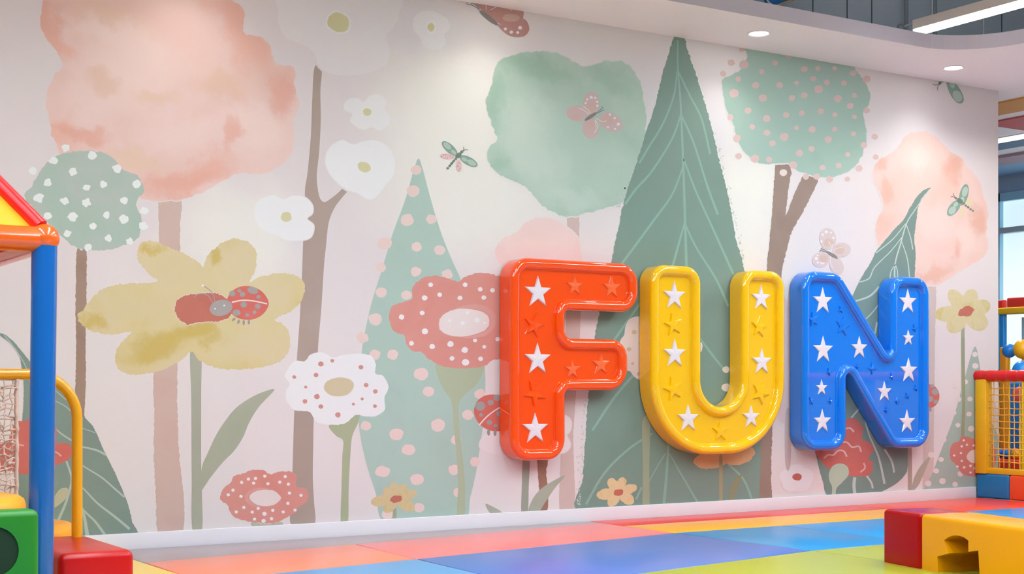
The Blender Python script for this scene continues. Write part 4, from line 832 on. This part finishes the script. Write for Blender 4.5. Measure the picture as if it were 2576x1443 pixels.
mk('light_block_panel', bk, [(0, 1, 2, 3), (7, 6, 5, 4), (0, 4, 5, 1), (1, 5, 6, 2), (2, 6, 7, 3), (3, 7, 4, 0)], M_vyel2, FA)  # panel added to stop light through the cut-out and darken its inside

# ------------------------------------------------------------------ ball pit fence on the right
XF = 9.0
M_fy = plastic('fence_yellow', '#e0aa08', .5, var=.1, scale=12)
M_fr = plastic('padded_red', '#cf1014', .38, var=.06)
M_cord = plastic('net_cord_yellow', '#e7a828', .7, var=.1)
FN = thing('ball_pit_fence', 'yellow net fence with padded red top rail beside the mural', 'fence', (XF, -1.1, 0))
for y in (-.012, -1.15, -2.3): box('post', XF-.02, XF+.06, y-.10, y, .188, .915, M_fy, FN, bev=.006, seg=2)
box('bottom_rail', XF, XF+.05, -2.3, -.10, .188, .232, M_fy, FN, bev=.005, seg=2)
v, f = [], []
yy = 0.012; ptsr = []; rad = []
k = 0
while yy > -2.42:
    for dy, r_ in ((0, .036), (.012, .041), (.05, .0425), (.088, .041)):
        ptsr.append((XF+.015, yy-dy, .943)); rad.append(r_)
    yy -= .10; k += 1
tube('padded_rail', ptsr, rad, M_fr, FN, 20)
ball('rail_end', (XF+.015, .002, .943), .041, M_fr, FN, sy=.5)
v, f = [], []
random.seed(5)
ys = [-.112-i*.0475 for i in range(46)]; zs = [.232+i*.0512 for i in range(14)]
jx = lambda: random.uniform(-.004, .004)
for y in ys: sweep([(XF+.02+jx(), y+jx(), z) for z in zs], .0042, 5, True, v, f)
for z in zs: sweep([(XF+.02+jx(), y, z+jx()) for y in ys], .0042, 5, True, v, f)
mk('cord_net', v, f, M_cord, FN, True)
for i in range(7):
    m, c = ((M_vblue, 'blue'), (M_vorange, 'orange red'))[i % 2]
    o = box('base_cushion', XF-.012, XF+.10, -.018-.305*(i+1)+.002, -.018-.305*i, 0, .186, m, bev=.016, seg=4)
    tag(o, ['blue vinyl base cushion under the fence, touching the mural wall', 'orange red vinyl base cushion next to the blue wall-side cushion'][i] if i < 2 else '%s vinyl base cushion further along the ball pit fence' % c, 'cushion', 'base cushions of the ball pit fence')

# ------------------------------------------------------------------ far room beyond the mural wall
M_winf = plastic('window_frame_blue', '#a8dcf5', .4)
M_bar = plastic('window_bar_grey', '#b4cad6', .4)
M_wallf = plastic('far_wall_paint', '#a9bfd8', .7)
XW = 13.0
ff = tag(box('wall_window', XW, XW+.2, -9, 3.55, -.1, 1.0, M_wallf), kind='structure')
tag(box('wall_side', XW, XW+.2, -9, -2.0, 1.0, 2.96, M_wallf), kind='structure')
tag(box('trim_1', XW, XW+.2, -9, 6, 2.96, ZC, M_wallf), kind='structure')
tag(box('wall_far', XE, XW+.2, 6.0, 6.2, -.1, ZC, M_wallf), kind='structure')
gl = emit('daylight_pane', (.70, .92, 1.0), .80)
yw1 = on_x(2518, 600, XW).y; yw0 = -2.0
W1 = tag(box('window_1', XW-.02, XW+.1, yw1, yw1+.075, .9, 2.99, M_winf), kind='structure')
box('window_head', XW-.02, XW+.1, yw0, yw1+.075, 2.90, 2.99, M_winf, W1); box('window_sill', XW-.02, XW+.1, yw0, yw1+.075, .98, 1.05, M_winf, W1)
zt_ = on_x(2540, 579, XW).z
box('transom', XW-.05, XW+.08, yw0, yw1+.09, zt_-.03, zt_+.03, M_bar, W1)
for y in (1.9, .3, -1.3): box('mullion', XW-.02, XW+.1, y, y+.06, 1.0, 2.95, M_winf, W1)
mk('pane', [(XW+.04, yw0, 1.0), (XW+.04, yw1, 1.0), (XW+.04, yw1, 2.95), (XW+.04, yw0, 2.95)], [(0, 1, 2, 3)], gl, W1)
tag(box('wall_pier', XW, XW+.2, yw1+.075, 6, .9, 2.97, M_wallf), kind='structure')
def band(name, xa, xb, c, z=.012, y0=-3, y1=5.9, bow=0.0, mat=None):
    n = 16; v = []; f = []
    for i in range(n+1):
        y = y0+(y1-y0)*i/n; b = bow*sin(pi*min(1, max(0, (y-.2)/.9))) if bow else 0
        for zz in (ZC, ZC-z): v += [(xa, y, zz), (xb+b, y, zz)]
    for i in range(n):
        q = i*4; f += [(q+2, q+3, q+7, q+6), (q, q+2, q+6, q+4), (q+1, q+5, q+7, q+3)]
    return tag(mk(name, v, f, mat or plastic('band_'+c.strip('#'), c, .6, var=.03)), kind='structure')
band('ceiling_band_orange', 9.63, 10.06, '#d8963c')
band('ceiling_band_red', 10.28, 10.88, '#c9585a', y1=.98)
band('ceiling_band_mauve', 11.85, 12.25, '#b49aa6', z=.03)
band('ceiling_band_slate', 11.22, 11.55, '#5f7f9c', z=.008)
band('ceiling_band_sky', 12.3, 12.98, '#8fb6da', z=.01)
t = thing('ceiling_strip_light', 'white strip light along the far room ceiling', 'strip light', (11.09, 2, ZC-.02))
box('lens', 11.02, 11.16, -1, 5.5, ZC-.02, ZC-.005, M_strip, t); box('tray', 11.0, 11.18, -1.02, 5.52, ZC-.006, ZC, M_white, t)

# far play frame seen past the wall end
M_fb = plastic('frame_blue', '#0f86d6', .35, var=.05); M_fyl = plastic('beam_yellow', '#f0c314', .4); M_fo = plastic('pad_orange', '#e9980f', .5); M_fred = plastic('pad_red', '#e23428', .45)
def atx(px, py, Xp): return on_x(px, py, Xp)
XP = 10.4
def panel(name, xa, pa, pb, mat, par, dx=.06, bev=.01):
    p, q = atx(*pa, xa), atx(*pb, xa)
    y0, y1 = min(p.y, q.y), max(p.y, q.y); z0, z1 = min(p.z, q.z), max(p.z, q.z)
    return box(name, xa, xa+dx, y0, y1, max(z0, .0), z1, mat, par, bev=bev, seg=2)
PF = thing('climbing_structure', 'blue and yellow climbing structure with red top pads beyond the fence', 'climbing structure', (XP, .5, -.045))
pz = atx(2512, 783, XP)
box('post', XP, XP+.05, .855, .905, -.045, pz.z, M_fb, PF, bev=.008, seg=2)
box('post', XP, XP+.07, -.70, -.61, -.045, pz.z, M_fb, PF, bev=.008, seg=2)
box('beam', XP-.02, XP+.09, -.75, .93, pz.z-.028, pz.z+.03, M_fyl, PF, bev=.012, seg=3)
panel('orange_pad', XP-.07, (2514, 873), (2531, 1185), M_fo, PF)
panel('top_pad', XP, (2500, 755), (2523, 775), M_fred, PF); panel('top_pad', XP, (2532, 749), (2640, 773), M_fred, PF)
box('mesh_panel', XP+.2, XP+.22, -.7, .82, .95, pz.z-.05, plastic('pale_mesh', '#a9cfe6', .6), PF)
M_oy = plastic('ball_yellow', '#f2b009', .35); M_ob = plastic('ball_blue', '#1480dd', .35); M_op = plastic('ball_pink', '#e0606a', .4)
# ball pit behind the fence: wall cushions and balls
o = box('pit_cushion', 10.64, 10.76, -1.0, 1.02, -.02, .90, M_ob, bev=.02); tag(o, 'tall blue pit cushion behind the yellow net', 'cushion')
o = box('pit_cushion', 9.95, 10.28, -.9, .80, -.02, .25, M_fred, bev=.03); tag(o, 'low red pit cushion behind the yellow net', 'cushion')
o = box('pit_floor', 9.12, 12.9, -3, 5.9, -.045, -.02, plastic('pit_floor_vinyl', '#9c8f86', .5)); tag(o, kind='structure')
# play balls resting in the pit on the red cushion and hanging decoration balls
random.seed(11)
def pitball(x, y, z, r, mat, lab):
    o = ball('play_ball', (x, y, z), r, mat); return tag(o, lab, 'ball', 'play balls in the ball pit')
cols = [M_ob, M_op, M_fred, M_oy]
nmz = ['blue', 'coral pink', 'red', 'yellow']
for i in range(16):
    r = .045; k = [0, 1, 0, 2, 0, 1, 3][i % 7]
    pitball(10.04+.1*(i % 2), .72-.095*(i//2), .25+r-.002, r, cols[k], '%s play ball resting on the low red pit cushion' % nmz[k])
# decoration balls stand on the net beam behind the rail
def orn(px, py, xa, r, mat, lab):
    c = atx(px, py, xa)
    T = thing('ball_ornament', lab, 'ball ornament', (c.x, c.y, -.02), 'ball ornaments on rods')
    tube('rod', [(c.x, c.y, -.02), (c.x, c.y, c.z-r+.005)], .008, M_fyl, T, 8); ball('ball', c, r, mat, T, u=28, vv=18)
orn(2574, 878, 9.78, .080, M_oy, 'yellow ball ornament above the padded red rail')
orn(2539, 882, 9.82, .058, M_ob, 'small blue ball ornament beside the orange pad')
orn(2572, 932, 9.60, .080, M_fb, 'large blue ball ornament just over the padded red rail')
orn(2566, 992, 9.9, .066, M_op, 'coral pink ball ornament behind the yellow net')

# things in the raised ceiling void
def rod(px, mat, r, Y, lab, z0=None, py=None):
    c = on_y(px, 40, Y); o = tube('hanger_rod', [(c.x, Y, ZC+.098), (c.x, Y, 4.6)], r, mat, None, 8); tag(o, lab, 'rod', 'thin hanger rods above the soffit')
for px, mt_, rd, yy_, lb in ((2045, M_dwire, .004, -.2, 'thin dark hanger rod next to the blue hanging board'), (2131, M_dwire, .004, -.2, 'thin dark hanger rod midway between blue board and conduit pipe'),
    (2193, M_dwire, .004, -.2, 'thin dark hanger rod next to the conduit pipes'), (2280, M_conduit, .014, -.06, 'grey conduit pipe above the small round fitting'),
    (2352, M_conduit, .014, -.06, 'grey conduit pipe behind the pendant cable'), (2475, M_wire, .005, -.45, 'thin white hanger cable over the curved soffit corner'), (2520, M_dwire, .004, -.25, 'thin dark hanger rod past the pendant, over the soffit corner')):
    rod(px, mt_, rd, yy_, lb)
cm = thing('ceiling_fitting', 'small grey round fitting on the soffit edge beside the pendant', 'fitting', tuple(on_y(2266, 78, -.35)))
c = on_y(2266, 70, -.35)
ball('dome', c, .028, M_conduit, cm); tube('bracket', [(c.x, c.y, ZC+.098), (c.x, c.y, c.z)], .01, M_dwire, cm, 8); tube('arm', [c, c+Vector((.12, 0, .05))], .008, M_wire, cm, 8)
# blue hanging banner with a gold edge
Yb = -.2; P = [on_y(*p, Yb) for p in ((1895, -70), (1930, 6), (1945, 17), (2010, -6), (2040, -70))]
bn = thing('hanging_banner', 'blue hanging board with a gold lower edge above the soffit', 'banner', tuple(P[2]))
v = [Vector((p.x, Yb, p.z)) for p in P]+[Vector((p.x, Yb+.02, p.z)) for p in P]
n = len(P); mk('board', v, [tuple(range(n)), tuple(range(n, 2*n))[::-1]]+[(i, n+i, n+(i+1) % n, (i+1) % n) for i in range(n)], plastic('banner_blue', '#1566a8', .5, var=.2, scale=8), bn)
tube('gold_edge', [P[2]+Vector((0, -.01, 0)), P[3]+Vector((0, -.01, 0)), P[4]+Vector((0, -.01, 0))], .008, plastic('gold_edge', '#b8a070', .4), bn, 8)
tube('white_edge', [P[0]+Vector((0, -.01, 0)), P[1]+Vector((0, -.01, 0)), P[2]+Vector((0, -.01, 0))], .006, M_white, bn, 8)
for p in (P[0], P[4]): tube('cable', [(p.x, Yb+.01, p.z-.02), (p.x, Yb+.01, 4.6)], .003, M_wire, bn, 6)
